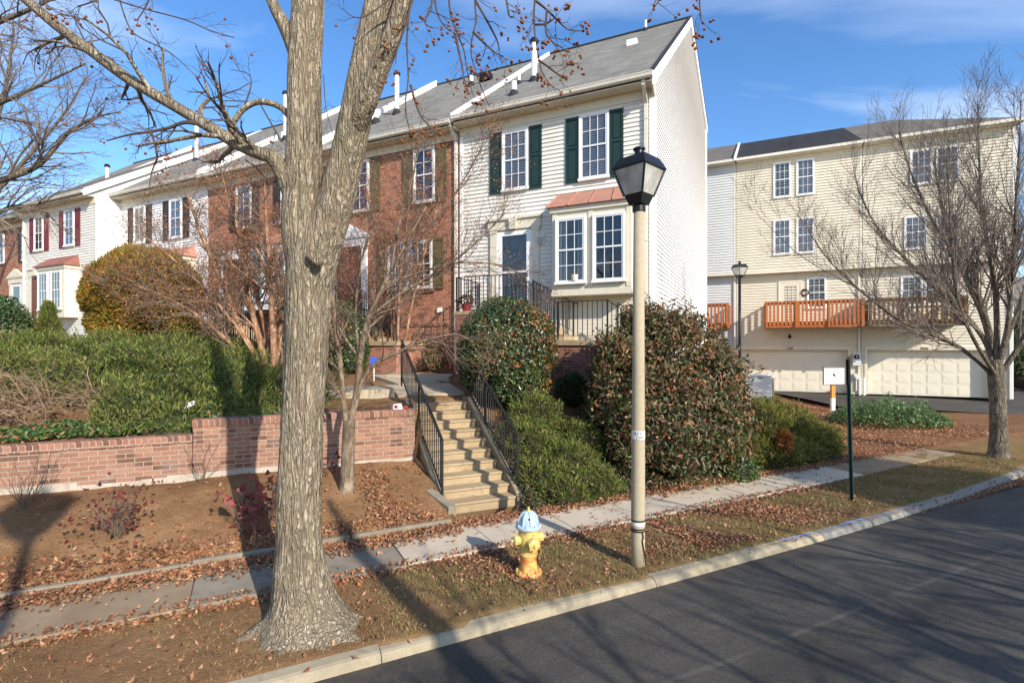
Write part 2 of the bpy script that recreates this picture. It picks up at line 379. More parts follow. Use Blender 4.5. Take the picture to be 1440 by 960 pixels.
M['twig_rust'] = paint('reddish_twig_bark', (.18, .125, .09), .9, .3, 5)
M['seed'] = leaf_mat('rusty_seed_heads', [(.30, .10, .035), (.42, .15, .05), (.20, .08, .035), (.50, .22, .09)], .8, .1)
M['dead_wood'] = paint('dead_juniper_wood', (.30, .20, .125), .95, .35, 8)
M['juniper'] = leaf_mat('juniper_needles', [(.10, .145, .026), (.14, .185, .034), (.19, .225, .045), (.065, .10, .022), (.24, .23, .06), (.15, .11, .045)], .6, .25)
M['juniper_y'] = leaf_mat('yellow_green_juniper_needles', [(.17, .18, .03), (.21, .21, .04), (.20, .185, .045), (.08, .10, .025), (.22, .16, .045)], .6, .25)
M['arbor'] = leaf_mat('bronzed_arborvitae_leaves', [(.40, .22, .03), (.28, .19, .03), (.20, .18, .03), (.46, .25, .035), (.15, .15, .03)], .65, .25)
M['holly'] = leaf_mat('glossy_dark_holly_leaves', [(.025, .06, .016), (.04, .085, .02), (.06, .105, .026), (.03, .06, .018), (.10, .13, .035)], .28, .1, .6)
M['holly_red'] = leaf_mat('russet_tinged_holly_leaves', [(.05, .07, .02), (.28, .09, .03), (.07, .09, .025), (.36, .17, .05), (.10, .11, .03), (.20, .05, .03), (.05, .075, .02)], .35, .15, .5)
M['ivy'] = leaf_mat('ivy_leaves', [(.05, .11, .022), (.08, .145, .03), (.12, .18, .045), (.04, .08, .02)], .35, .15, .5)
M['rhodo'] = leaf_mat('withered_brown_green_leaves', [(.17, .09, .045), (.26, .13, .06), (.10, .07, .035), (.07, .08, .03), (.055, .09, .025), (.05, .085, .025), (.08, .11, .03), (.34, .20, .10), (.32, .11, .045), (.15, .10, .05), (.13, .12, .05)], .5, .2, .4)
M['maroon_leaf'] = leaf_mat('dried_maroon_leaves', [(.10, .02, .018), (.16, .035, .025), (.06, .02, .018), (.22, .07, .05)], .6, .2)
M['pink_leaf'] = leaf_mat('dusty_pink_leaves', [(.34, .10, .09), (.28, .07, .06), (.2, .04, .04)], .6, .2)
M['litter'] = leaf_mat('fallen_oak_leaves', [(.33, .15, .07), (.43, .215, .105), (.23, .10, .05), (.50, .29, .16), (.16, .075, .04), (.36, .125, .055), (.27, .16, .09)], .7, .15)
M['grass'] = leaf_mat('dormant_grass_blades', [(.30, .22, .09), (.20, .185, .06), (.38, .29, .14), (.14, .15, .045), (.26, .17, .08), (.34, .25, .11)], .7, .2)
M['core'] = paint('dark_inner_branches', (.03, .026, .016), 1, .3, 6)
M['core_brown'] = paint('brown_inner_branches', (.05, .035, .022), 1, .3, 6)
M['conc_stain'] = concrete('stained_cheek_concrete', (.20, .16, .10), (.36, .29, .19), (.10, .09, .07))
M['lime'] = concrete('lime_washed_footing', (.36, .30, .24), (.52, .46, .38), (.26, .18, .12))
M['red_plastic'] = paint('dark_red_plastic', (.34, .03, .03), .4, .2, 20)
def hyd_mat():
    n = NT('chipped_yellow_hydrant_paint', .42, .4); v = n.coords(); col = n.ramp(n.noise(v, 7, 5), [(.3, (.52, .36, .085)), (.7, (.68, .51, .17))])
    sp = n.new('ShaderNodeSeparateXYZ'); n.L(v, sp.inputs[0])
    low = n.ramp(sp.outputs[2], [(.0, 1), (.24, 1), (.30, 0)]); w = n.math('MULTIPLY', low, n.ramp(n.noise(v, 12, 6, .75), [(.48, 0), (.54, .9)])); col = n.mix(w, col, (.60, .22, .07))
    w2 = n.math('MULTIPLY', low, n.ramp(n.noise(n.coords((1, 1, 1), rot=(1, 2, 0)), 14, 6, .7), [(.58, 0), (.62, 1)])); col = n.mix(w2, col, (.62, .07, .03))
    col = n.mix(n.ramp(n.noise(v, 24, 5, .8), [(.58, 0), (.63, .85)]), col, (.10, .075, .04)); n.bump(n.noise(v, 30, 5), .25, .006); return n.color(col)
M['hyd_yellow'] = hyd_mat()
M['hyd_blue'] = paint('faded_pale_blue_bonnet_paint', (.38, .48, .55), .45, .12, 8, .25, (.62, .70, .72))
M['hyd_chain'] = paint('yellowed_chain', (.45, .33, .08), .6, .4, 20)
M['label_white'] = paint('white_label', (.72, .70, .64), .5, .1, 20)
M['sign_dark'] = paint('dark_sign_back', (.012, .014, .013), .5, .2, 6)
M['orange_wood'] = paint('orange_wooden_post', (.62, .24, .05), .7, .15, 6)
M['board_white'] = paint('white_board_face', (.66, .67, .68), .35, .08, 2.5)
M['ac_grey'] = paint('pale_grey_metal_housing', (.62, .62, .60), .4, .06, 4)
M['juniper_d'] = leaf_mat('dark_yew_needles', [(.025, .05, .015), (.04, .07, .02), (.06, .09, .03)], .6, .2)
M['ivy_dull'] = leaf_mat('dull_creeper_leaves', [(.04, .06, .02), (.065, .075, .03), (.03, .045, .018), (.09, .085, .045)], .45, .15, .4)
M['seed_orange'] = leaf_mat('russet_orange_needles', [(.40, .12, .03), (.30, .09, .025), (.45, .18, .06)], .6, .25)
M['seed_ball'] = paint('spiky_brown_seed_ball', (.25, .09, .035), .95, .45, 25)
M['blue_sign'] = paint('blue_sign_face', (.05, .10, .45), .4, .1, 9)
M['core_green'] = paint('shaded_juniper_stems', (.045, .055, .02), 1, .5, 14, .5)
M['conc_path'] = concrete('worn_path_concrete', (.36, .30, .21), (.46, .39, .28), (.24, .18, .11))
M['vib_green'] = leaf_mat('dark_green_shrub_leaves', [(.04, .07, .02), (.07, .095, .024), (.10, .12, .03), (.13, .08, .04), (.04, .06, .02), (.20, .12, .06)], .42, .18, .45)
# ------------------------------------------------------------------ terrain, road, kerb, pavement
def lin(a, b, st): return list(np.arange(a, b, st))
gs = [-400, -250, -160, -100, -70, -50, -38, -30, -24, -20, -17, -15]+lin(-14, 14, .14)+lin(14, 22, .4)+[23, 25, 28, 32, 38, 46, 60, 80, 110, 160, 250, 400]
gq = [-400, -250, -150, -90, -60, -40, -25, -15, -8, -5, 0, 3]+lin(3.6, 8.9, .12)+[8.92, 9.05, 9.10, 9.14]+lin(9.22, 13, .14)+lin(13, 20, .4)+[21, 23, 26, 30, 36, 44, 56, 75, 100, 150, 250, 400]
V = []; 
for q in gq:
    for s in gs:
        p = WW(s, q)
        z = terr(p.x, p.y)
        if 6.9 < q and abs(s) < 25 and q < 25: z += .03*math.sin(p.x*2.3+math.sin(p.y*1.7)*2)*math.sin(p.y*2.9+1)+.012*math.sin(p.x*9.1)*math.sin(p.y*8.3)
        V.append((p.x, p.y, z))
nx = len(gs); Fc = [(j*nx+i, j*nx+i+1, (j+1)*nx+i+1, (j+1)*nx+i) for j in range(len(gq)-1) for i in range(nx-1)]
g = npmesh('ground', V, Fc, M['soil'], smooth=True); tag(g, kind='structure')

def gz(X, Y): return terr(X, Y)

mb = MB()
xs = [-220, -60, -20, -10]+lin(-8, 20, 1)+[22, 30, 60, 220]
for a, b in zip(xs[:-1], xs[1:]): mb.quad((a, -4.4, -2.68), (b, -4.4, -2.68), (b, 4.42+dq(b), -2.68), (a, 4.42+dq(a), -2.68))
tag(mb.build('road', M['asphalt'], loc=(0, 0, 0), rz=SA), kind='structure')

# kerb: cast sections with rounded nose
def kerb_prof(dz=0): return [(4.36, -3.0), (4.375, -2.735), (4.40, -2.645+dz), (4.425, -2.615+dz), (4.455, -2.604+dz), (4.555, -2.598+dz), (4.56, -3.0)]
kerb = None
x = -60; i = 0; rk = random.Random(3)
secs = []
while x < 90:
    L = 3.05 if x < 7 or x > 20 else rk.choice([1.2, 1.5, .9])
    secs.append((x, x+L)); x += L
mA = MB(); mB_ = MB()
for a, b in secs:
    m = mB_ if a > 6.1 else mA
    if 1.7 < a < 5: m = mA
    n0 = len(m.v); m.prism(kerb_prof(rk.uniform(-.006, .006)), 'x', a+.003, b-.003); m.v[n0:] = [(v[0], v[1]+dq(v[0]), v[2]) for v in m.v[n0:]]
kerb = empty('kerb', (0, 0, 0), SA); tag(kerb, kind='structure')
k1 = mA.build('kerb_stretch', M['curb'], kerb, bevel=.005); k2 = mB_.build('kerb_stretch', M['curb_grey'], kerb, bevel=.015)
for o in (kerb, k1, k2): o['kind'] = 'structure'
mb = MB(); mb.prism([(-4.4, -3), (-4.4, -2.6), (-4.6, -2.59), (-4.7, -3)], 'x', -60, 90)
tag(mb.build('far_side_kerb', M['curb'], loc=(0, 0, 0), rz=SA), kind='structure')
for (px, py) in ((1098, 749), (1183, 729)):
    w = P(px, py, 1); Y = 2.588*F/(py-HY); p = P(px, py, Y); s, q = W2S(p.x, p.y)
    mb = MB(); r2 = random.Random(int(px))
    for k in range(26):
        a = s+r2.uniform(-.33, .33); b = r2.uniform(4.46, 4.53)+dq(s); l = r2.uniform(.05, .16); h = r2.uniform(.008, .022)
        mb.quad((a, b, -2.589+k*2e-5), (a+l, b, -2.589+k*2e-5), (a+l, b+h, -2.589+k*2e-5), (a, b+h, -2.589+k*2e-5))
    o = mb.build('spray_mark', M['blue_spray'], kerb); o['kind'] = 'structure'

# pavement slabs
sw_root = empty('sidewalk', (0, 0, 0), SA); tag(sw_root, kind='structure')
def slabs(edges, mat, q0=5.97, q1=6.95, ql=None):
    mb = MB()
    for a, b in zip(edges[:-1], edges[1:]):
        mb.prism([(a+.004, q0+dq(a)*.7+rk.uniform(-.01, .01)), (b-.004, q0+dq(b)*.7+rk.uniform(-.01, .01)), (b-.007, q1), (a+.007, q1)], 'z', -2.8, -2.572+rk.uniform(-.006, .006))
    o = mb.build('sidewalk_slab', mat, sw_root, bevel=.006); o['kind'] = 'structure'
slabs([-20, -15, -12, -10, -8.2, -6.8, -5.2, -3.7, -2.1, -.54], M['conc_dirty'], 5.98, 6.9)
slabs([-.54, .6, 1.67], M['conc_dark'], 5.98, 6.9)
slabs([1.67, 2.85, 4.1, 5.28, 6.5, 7.7, 8.9, 10.2, 11.0], M['conc_light'], 5.97, 6.95)
slabs([11.0, 12.4, 13.8, 15.2], M['conc_dirty'], 5.97, 6.95)

# low edging along the foot of the bank, and the short kerb turning into the steps
mb = MB()
for a, b in ((-12, -9), (-9, -6), (-6, -3), (-3, -.6), (-.6, 1.2), (1.2, 2.62)):
    zt_ = -2.50 if a > -.7 else -2.525; mb.prism([(7.04, -2.8), (7.05, zt_), (7.15, zt_), (7.16, -2.8)], 'x', a+.006, b-.006)
ed = mb.build('edging_curb', M['block_grey'], loc=(0, 0, 0), rz=SA, bevel=.012)
tag(ed, 'low grey concrete edging at the foot of the soil bank', 'edging')
c0 = S2W(2.66, 7.16); c1 = WW(2.10, 7.95)
mb = MB(); mb.bar((c0.x, c0.y, -2.47), (c1.x, c1.y, -2.36), .14, .25)
tag(mb.build('edging_block', M['block_grey'], bevel=.012), 'short leaf strewn concrete block at the left foot of the stairs', 'edging')

# driveway: one sheet in front of the garages, joining the road at the right
dv = [H2W(7.0, 12.0), H2W(9.3, 9.3)]
pts = [P(1072, 552, 26.5), P(1100, 556, 25.2), P(1180, 571, 20.9), P(1250, 581, 18.6), P(1330, 595, 16.6), P(1420, 603, 15.4)]
ex = [S2W(23, 11.5), S2W(26.5, 8.5), S2W(28, 4.4), S2W(46, 4.4), S2W(47, 8), S2W(50, 20), S2W(56, 32), S2W(27, 34), H2W(2, 22)]
poly = [(p.x, p.y) for p in pts]+[(p.x, p.y) for p in ex]
def clipgrid(poly):
    import mathutils
    return mathutils.geometry.tessellate_polygon([[Vector((x, y, 0)) for x, y in poly]])
mb = MB(); zz = lambda x, y: -2.345 if W2S(x, y)[1] > 17 else mixf(-2.73, -2.345, sstep(4.4, 16, W2S(x, y)[1]))
pl = []
for i in range(len(poly)):
    a = Vector(poly[i]); b = Vector(poly[(i+1) % len(poly)]); n_ = max(1, int((b-a).length/1.5))
    for k in range(n_): pl.append(tuple(a.lerp(b, k/n_)))
tr = clipgrid(pl); mb.add([(x, y, zz(x, y)) for x, y in pl], [tuple(t) for t in tr])
dw = mb.build('driveway', M['asphalt_drive']); tag(dw, kind='structure')
tz0 = terr
# ------------------------------------------------------------------ houses
ZB = -1.2
class House:
    def __init__(s, name, bx, by, label, cat='house', group=None, zb=ZB, O=None):
        s.b = (bx, by, zb); w = H2W(bx, by, zb) if O is None else O(bx, by, zb)
        s.root = empty(name, w, -TH, label, cat, group)
    def part(s, mb, name, mat, parent=None, **kw): return mb.build(name, mat, parent or s.root, off=s.b, **kw)

def siding(mb, x0, x1, z0, z1, y, h=.112, t=.026, xr=None):
    z = z0
    while z < z1-1e-4:
        zt = min(z+h, z1)
        mb.quad((x0, y-t, z), (x1, y-t, z), (x1, y-.001, zt), (x0, y-.001, zt)); mb.quad((x0, y, z), (x1, y, z), (x1, y-t, z), (x0, y-t, z)); z = zt
def siding_side(mb, x, yr, z0, z1, h=.118, t=.030, side=1):
    """laps on a wall facing +x (side=1) or -x; yr(z) gives the depth range"""
    z = z0
    while z < z1-1e-4:
        zt = min(z+h, z1); a, b = yr(z); c, d = yr(zt)
        if b-a > .02:
            q = [(x+t*side, a, z), (x+t*side, b, z), (x+.001*side, d, zt), (x+.001*side, c, zt)]
            if side < 0: q = q[::-1]
            mb.quad(*q); mb.quad((x, a, z), (x, b, z), (x+t*side, b, z), (x+t*side, a, z))
        z = zt

def window(H, xc, w, z0, z1, y, cols=3, inside='blinds', mat='trim_white', inside2=None, cas=.055, rows=2):
    """double-hung window standing on the wall face y: frame, two sashes with muntins, glass, blind behind"""
    x0, x1 = xc-w/2, xc+w/2; f = MB(); d0, d1 = y-.075, y-.012
    f.box(x0, x0+cas, d0, d1, z0, z1); f.box(x1-cas, x1, d0, d1, z0, z1)
    f.box(x0+cas, x1-cas, d0, d1, z1-cas, z1); f.box(x0-.02, x1+.02, d0-.03, d1, z0-.035, z0+.03)
    fr = H.part(f, 'window', M[mat])
    zm = (z0+z1)/2; s = MB()
    a, b = x0+cas, x1-cas
    for (za, zb, yy) in ((z0+.03, zm+.02, y-.058), (zm-.015, z1-cas, y-.066)):
        s.box(a, a+.035, yy, yy+.022, za, zb); s.box(b-.035, b, yy, yy+.022, za, zb)
        s.box(a+.035, b-.035, yy, yy+.022, za, za+.04); s.box(a+.035, b-.035, yy, yy+.022, zb-.035, zb)
        for k in range(1, cols):
            xx = a+.035+(b-a-.07)*k/cols; s.box(xx-.008, xx+.008, yy+.003, yy+.012, za+.04, zb-.035)
        for k in range(1, rows):
            zz_ = za+.04+(zb-za-.075)*k/rows; s.box(a+.035, b-.035, yy+.004, yy+.011, zz_-.008, zz_+.008)
    H.part(s, 'sash', M[mat], fr)
    g = MB(); g.quad((a, y-.046, z0+.03), (b, y-.046, z0+.03), (b, y-.046, z1-cas), (a, y-.046, z1-cas)); H.part(g, 'pane', M['pane'], fr)
    bk = MB(); bk.quad((a, y-.022, z0+.03), (b, y-.022, z0+.03), (b, y-.022, z1-cas), (a, y-.022, z1-cas)); H.part(bk, 'dark_interior', M['dark_in'], fr)
    if inside == 'blinds':
        c = MB(); c.quad((a, y-.034, z0+.03), (b, y-.034, z0+.03), (b, y-.034, z1-cas), (a, y-.034, z1-cas)); H.part(c, 'blind', M['blinds'], fr)
    elif inside == 'curtain':
        c = MB(); w3 = (b-a)
        c.quad((a, y-.034, z0+.03), (a+w3*.34, y-.034, z0+.03), (a+w3*.3, y-.034, z1-cas), (a, y-.034, z1-cas))
        c.quad((b-w3*.25, y-.034, z0+.03), (b, y-.034, z0+.03), (b, y-.034, z1-cas), (b-w3*.22, y-.034, z1-cas)); H.part(c, 'curtain', M['curtain'], fr)
    elif inside == 'halfblind':
        c = MB(); c.quad((a, y-.034, zm), (b, y-.034, zm), (b, y-.034, z1-cas), (a, y-.034, z1-cas)); H.part(c, 'blind', M['blind'], fr)
    return fr

def shutter(H, x0, x1, z0, z1, y, mat):
    m = MB(); a, b = y-.05, y-.012; t = .05
    m.box(x0, x0+t, a, b, z0, z1); m.box(x1-t, x1, a, b, z0, z1)
    zm = z0+(z1-z0)*.54
    for za, zb in ((z0, z0+.07), (zm-.035, zm+.035), (z1-.07, z1)): m.box(x0+t, x1-t, a, b, za, zb)
    for za, zb in ((z0+.07, zm-.035), (zm+.035, z1-.07)):
        m.box(x0+t, x1-t, a+.022, b, za, zb); m.box(x0+t+.03, x1-t-.03, a+.008, a+.022, za+.03, zb-.03)
    return H.part(m, 'shutter', M[mat])

def downspout(H, x, y, z0, z1, mat='gutter', w=.085, eave=.38):
    m = MB()
    m.bar((x, y-eave, z1+.02), (x, y-eave, z1-.12), w, w*.8, up=(0, 1, 0)); m.bar((x, y-eave, z1-.10), (x, y-.05, z1-.42), w, w*.8)
    m.bar((x, y-.05, z1-.38), (x, y-.05, z0+.12), w, w*.8, up=(0, 1, 0)); m.bar((x, y-.05, z0+.14), (x, y-.28, z0), w, w*.8)
    for zz_ in (z0+.9, (z0+z1)/2, z1-.8): m.box(x-w*.62, x+w*.62, y-.095, y-.01, zz_-.012, zz_+.012)
    return H.part(m, 'downspout', M[mat])

def railing(mb, p0, p1, h=.9, n=None, posts=(1, 1), b=.016):
    p0 = Vector(p0); p1 = Vector(p1); L = (p1-p0).length; n = n or max(2, int(L/.115)); up = Vector((0, 0, 1))
    mb.bar(p0+up*h, p1+up*h, .042, .02); mb.bar(p0+up*.10, p1+up*.10, .03, .012)
    for i in range(1, n):
        q = p0.lerp(p1, i/n); mb.bar(q+up*.10, q+up*(h-.008), b, b)
    for k, q in ((0, p0), (1, p1)):
        if posts[k]: mb.bar(q, q+up*(h+.015), .034, .034)

# roof: front eave at y=-.42+off, ridge at depth 7.2, low back slope
EZ, RY, RZ, BY, BZ = 6.60, 7.2, 12.28, 13.5, 10.72
def roofz(y): return EZ+(RZ-EZ)*(y+.42)/(RY+.42) if y <= RY else RZ+(BZ-RZ)*(y-RY)/(BY+.3-RY)

def roof(H, x0, x1, off, mat, right_rake=True, dz=0.0):
    e = -.42+off; slope = (RZ-EZ)/(RY-e); z_e = EZ+dz
    top = [(e, z_e), (RY, z_e+slope*(RY-e)), (BY+.3, z_e+slope*(RY-e)+BZ-RZ)]
    m = MB(); m.prism(top+[(BY+.3, top[2][1]-.12), (RY, top[1][1]-.14), (e, z_e-.06)], 'x', x0, x1)
    H.part(m, 'roof', M[mat])
    m = MB(); m.box(x0, x1, RY-.09, RY+.09, top[1][1]-.04, top[1][1]+.02); H.part(m, 'ridge_cap', M['felt_edge'])
    # gutter, fascia, soffit with ribs, frieze board
    m = MB(); m.prism([(e-.10, z_e-.01), (e-.115, z_e-.03), (e-.10, z_e-.10), (e-.07, z_e-.13), (e-.005, z_e-.13), (e-.005, z_e-.01)], 'x', x0+.01, x1-.01)
    m.box(x0+.01, x1-.01, e-.125, e-.10, z_e-.02, z_e); H.part(m, 'gutter', M['gutter'])
    m = MB(); m.box(x0+.02, x1-.02, e, off-.001, z_e-.19, z_e-.165)
    k = x0+.1
    while k < x1-.1: m.box(k, k+.03, e+.03, off-.002, z_e-.205, z_e-.19); k += .21
    H.part(m, 'soffit', M['trim_cream'])
    m = MB(); m.box(x0+.02, x1-.02, off-.045, off+.01, z_e-.44, z_e-.192); H.part(m, 'frieze', M['trim_cream'])
    return top
def rake_board(H, x0, x1, off, y0, y1, dz=0, h0=-.24, h1=.06, mat='trim_white'):
    e = off-.42; slope = (RZ-EZ)/(RY-e)
    z = lambda y: EZ+dz+slope*(y-e)
    m = MB(); m.prism([(y0, z(y0)+h0), (y0, z(y0)+h1), (y1, z(y1)+h1), (y1, z(y1)+h0)], 'x', x0, x1); return H.part(m, 'rake_board', M[mat])

def body(H, x0, x1, off, mat, kind, z0=-1.4):
    m = MB()
    if kind == 'siding':
        siding(m, x0, x1, z0, EZ-.3, off); 
    else: m.quad((x0, off-.01, z0), (x1, off-.01, z0), (x1, off-.01, EZ-.25), (x0, off-.01, EZ-.25))
    H.part(m, 'wall', M[mat])
    m = MB()                                   # party walls and back
    for x in (x0+.02, x1-.02): m.add([(x, off, z0), (x, BY, z0), (x, BY, BZ-.2), (x, RY, RZ-.22), (x, off-.38, EZ-.16), (x, off-.38, EZ-.3), (x, off, EZ-.32)], [(0, 1, 2, 3, 4, 5, 6)])
    m.quad((x0, BY, z0), (x1, BY, z0), (x1, BY, BZ-.1), (x0, BY, BZ-.1)); H.part(m, 'party_wall', M['siding_grey'])

def pipe(H, x, y, h, r, off=0, mat='trim_white', cap=None, base=True):
    z = EZ+(RZ-EZ)/(RY+.42)*(y+.42)
    m = MB(); m.lathe([(r, -.1), (r, h)], (x, y, z), 14); 
    o = H.part(m, 'roof_vent', M[mat], smooth=False)
    if base:
        m = MB(); m.lathe([(r*2.0, -.16), (r*1.9, -.02), (r*1.15, .10)], (x, y, z), 14); H.part(m, 'flashing', M['felt_edge'], o)
    if cap:
        m = MB(); m.lathe([(r*1.5, h-.02), (r*1.6, h+.05), (r*1.1, h+.12)], (x, y, z), 14); H.part(m, 'vent_cap', M['black_metal'], o)
    return o

def door(H, xc, off, z0=.97, z1=3.22, mat='dark_in', pediment=False, storm=True, trim='trim_cream', w=.9):
    x0, x1 = xc-w/2, xc+w/2
    t = MB(); t.box(x0-.30, x0-.09, off-.075, off-.005, z0, z1+.05); t.box(x1+.09, x1+.30, off-.075, off-.005, z0, z1+.05)
    for a in (x0-.30, x1+.09): t.box(a-.02, a+.23, off-.09, off-.005, z0, z0+.14); t.box(a-.02, a+.23, off-.09, off-.005, z1-.02, z1+.05)
    t.box(x0-.36, x1+.36, off-.10, off-.005, z1+.05, z1+.32); t.box(x0-.40, x1+.40, off-.15, off-.005, z1+.32, z1+.385)
    if pediment: t.prism([(x0-.42, z1+.385), (x1+.42, z1+.385), (xc, z1+.80)], 'y', off-.16, off-.01)
    else: t.prism([(xc-.09, z1+.04), (xc+.09, z1+.04), (xc+.13, z1+.36), (xc-.13, z1+.36)], 'y', off-.18, off-.101)
    tr = H.part(t, 'door_surround', M[trim])
    d = MB()
    if storm:
        d.box(x0-.088, x0+.07, off-.07, off-.012, z0, z1); d.box(x1-.07, x1+.088, off-.07, off-.012, z0, z1)
        d.box(x0+.07, x1-.07, off-.07, off-.012, z1-.12, z1); d.box(x0+.07, x1-.07, off-.07, off-.012, z0, z0+.16); d.box(x0+.07, x1-.07, off-.068, off-.012, z0+1.08, z0+1.14)
        dd = H.part(d, 'storm_door', M['trim_white'])
        g = MB(); g.quad((x0+.07, off-.05, z0+.1), (x1-.07, off-.05, z0+.1), (x1-.07, off-.05, z1-.1), (x0+.07, off-.05, z1-.1)); H.part(g, 'pane', M['pane'], dd)
        g = MB(); g.box(x0+.05, x1-.05, off-.03, off-.008, z0, z1-.05)
        for (a, b) in ((z0+.2, z0+.95), (z0+1.15, z1-.35)):
            for sx in (-.2, .2): g.box(xc+sx-.14, xc+sx+.14, off-.038, off-.03, a, b)
        H.part(g, 'inner_door', M[mat], dd)
        g = MB(); g.bar((x1-.03, off-.07, z0+1.0), (x1-.03, off-.12, z0+1.0), .02); g.bar((x1-.03, off-.12, z0+.93), (x1-.03, off-.12, z0+1.09), .02); H.part(g, 'handle', M['black_metal'], dd)
    else:
        d.box(x0-.088, x0, off-.06, off-.012, z0, z1); d.box(x1, x1+.088, off-.06, off-.012, z0, z1); d.box(x0, x1, off-.06, off-.012, z1-.08, z1)
        d.box(x0, x1, off-.035, off-.012, z0, z1-.08)
        for (a, b) in ((z0+.2, z0+.85), (z0+1.0, z0+1.65), (z0+1.75, z1-.2)):
            for sx in (-.2, .2): d.box(xc+sx-.15, xc+sx+.15, off-.046, off-.035, a, b)
        dd = H.part(d, 'door', M[mat])
        g = MB(); g.lathe([(.02, 0), (.03, .03), (.03, .06), (.0, .07)], (x1-.08, off-.035, z0+1.0), 10, axis=(0, -1, 0)); H.part(g, 'handle', M['copper'], dd)

def bay(H, x0, x1, off, zb, zt, roofmat, win, trim='trim_cream', proj=.5, panes=3):
    m = MB(); y = off-proj
    m.box(x0, x1, y, off-.003, zb+.10, zt)
    m.box(x0-.03, x1+.03, y-.03, off-.004, zb, zb+.11); m.box(x0-.01, x1+.01, y-.015, off-.0035, zb+.115, zb+.16)
    m.box(x0-.06, x1+.06, y-.06, off-.004, zt+.001, zt+.13)
    for xx in (x0, (x0+x1)/2-.06, x1-.12): m.box(xx-.002, xx+.122, y-.02, y-.001, zb+.17, zt-.002)
    by = H.part(m, 'bay', M[trim])
    r = MB(); top = zt+.62; e = y-.14
    r.prism([(x0-.16, e, 0), (x1+.16, e, 0)], 'z', 0, 0) if False else None
    pl = [(x0-.14, e, zt+.135), (x1+.14, e, zt+.135), (x1-.02, off-.01, top), (x0+.02, off-.01, top), (x0-.14, off-.01, zt+.135), (x1+.14, off-.01, zt+.135)]
    r.add(pl, [(0, 1, 2, 3), (0, 3, 4), (1, 5, 2), (4, 5, 1, 0)])
    ns = 4
    for k in range(ns+1):
        t = k/ns; a = Vector((x0-.14+(x1-x0+.28)*t, e-.004, zt+.15)); b = Vector((x0+.02+(x1-x0-.04)*t, off-.02, top+.012)); r.bar(a, b, .02, .03)
    H.part(r, 'bay_roof', M[roofmat], by)
    for (xc, w, z0, z1, ins) in win: window(H, xc, w, z0, z1, y-.012, 3, ins)

def porch(H, dx, off, wl=.75, land=1.35, steps=True, brickmat='brick_dark', slab='conc_tan', x_land=None, z1=.95, z2=.17, leftrail=True, down=True):
    """upper landing at the door, four risers down to the right, lower landing, steps down to the left in front"""
    xa, xb = dx-wl, dx+.62
    m = MB(); m.box(xa, xb, off-land+.02, off-.02, -1.6, z1-.12); n = 4; run = .27; rise = (z1-z2)/(n+1)
    m2 = MB(); m2.box(xa-.03, xb+.03, off-land, off-.016, z1-.118, z1-.02)
    if steps:
        for k in range(n):
            z = z1-.02-rise*(k+1); m2.box(xb+.032+run*k, xb+.032+run*(k+1)+.015, off-land, off-.016, z-.16, z)
            m.box(xb+.001+run*k, xb+run*(k+1), off-land+.02, off-.02, -1.6, z-.162)
        xc = xb+.05+run*n; xd = x_land or xc+1.4
        m.box(xc, xd, off-land-.25, off-.02, -1.6, z2-.15); m2.box(xc-.01, xd+.04, off-land-.3, off-.016, z2-.148, z2-.02)
        if down:
            for k in range(5):
                z = z2-.02-.17*(k+1); m2.box(xd+.042+run*k, xd+.042+run*(k+1), off-land-.3, off-land+.75, z-.9, z)
    b = H.part(m, 'porch_base', M[brickmat]); H.part(m2, 'porch_steps', M[slab], bevel=.01)
    r = MB(); y = off-land+.06
    if leftrail: railing(r, (xa+.04, off-.06, z1-.02), (xa+.04, y, z1-.02), .9)
    railing(r, (xa+.04, y, z1-.02), (xb, y, z1-.02), .9)
    if steps:
        railing(r, (xb, y, z1-.02), (xc, y, z2-.02), .9, posts=(0, 1))
        railing(r, (xb, off-.15, z1-.02), (xc+.02, off-.15, z2+.12), .86)
        r.bar((xc+.02, off-.15, z2+.98), (xc+.14, off-.15, z2+.95), .03)
        railing(r, (xc+.03, off-land-.25, z2-.02), (xd, off-land-.25, z2-.02), .9)
        if down:
            railing(r, (xd, off-land-.25, z2-.02), (xd+1.3, off-land-.25, z2-.85), .9, posts=(0, 1)); railing(r, (xd, off-land+.7, z2-.02), (xd+1.3, off-land+.7, z2-.85), .9)
    H.part(r, 'porch_railing', M['iron'])

ROW = 'townhouses in the front terrace'
# A - end unit, cream siding, green shutters, copper bay roof
A = House('townhouse', 0, 0, 'cream sided end townhouse with dark green shutters and copper roofed bay window', 'townhouse', ROW)
body(A, -5.62, 0, 0, 'siding_cream', 'siding'); roof(A, -5.62, .06, 0, 'shingle_grey')
m = MB()
def yr(z):
    a = 0.0
    a = max(0.0, (z+.10-EZ)/((RZ-EZ)/(RY+.42))-.42)
    b = BY
    if z > BZ-.15: b = RY+(RZ-.15-z)/(RZ-BZ)*(BY-RY)
    return a, b
siding_side(m, 0, yr, -2.6, RZ-.2); A.part(m, 'gable_wall', M['siding_white'])
rake_board(A, .03, .085, 0, -.44, RY, 0, -.30, .04)
m = MB(); m.prism([(RY, RZ-.26), (RY, RZ+.04), (BY+.32, BZ+.0), (BY+.32, BZ-.3)], 'x', .03, .085); A.part(m, 'rake_board', M['trim_white'])
m = MB(); m.prism([(-.44, EZ+.045), (-.44, EZ+.07), (RY, RZ+.075), (BY+.34, BZ+.05), (BY+.34, BZ+.02), (RY, RZ+.045)], 'x', -.02, .10); A.part(m, 'roof_edge', M['felt_edge'])
m = MB(); m.box(.0, .075, BY+.3, BY+.45, BZ-.22, BZ-.02); m.box(.0, .07, BY+.02, BY+.1, -2, BZ-.2); A.part(m, 'gutter', M['trim_white'])
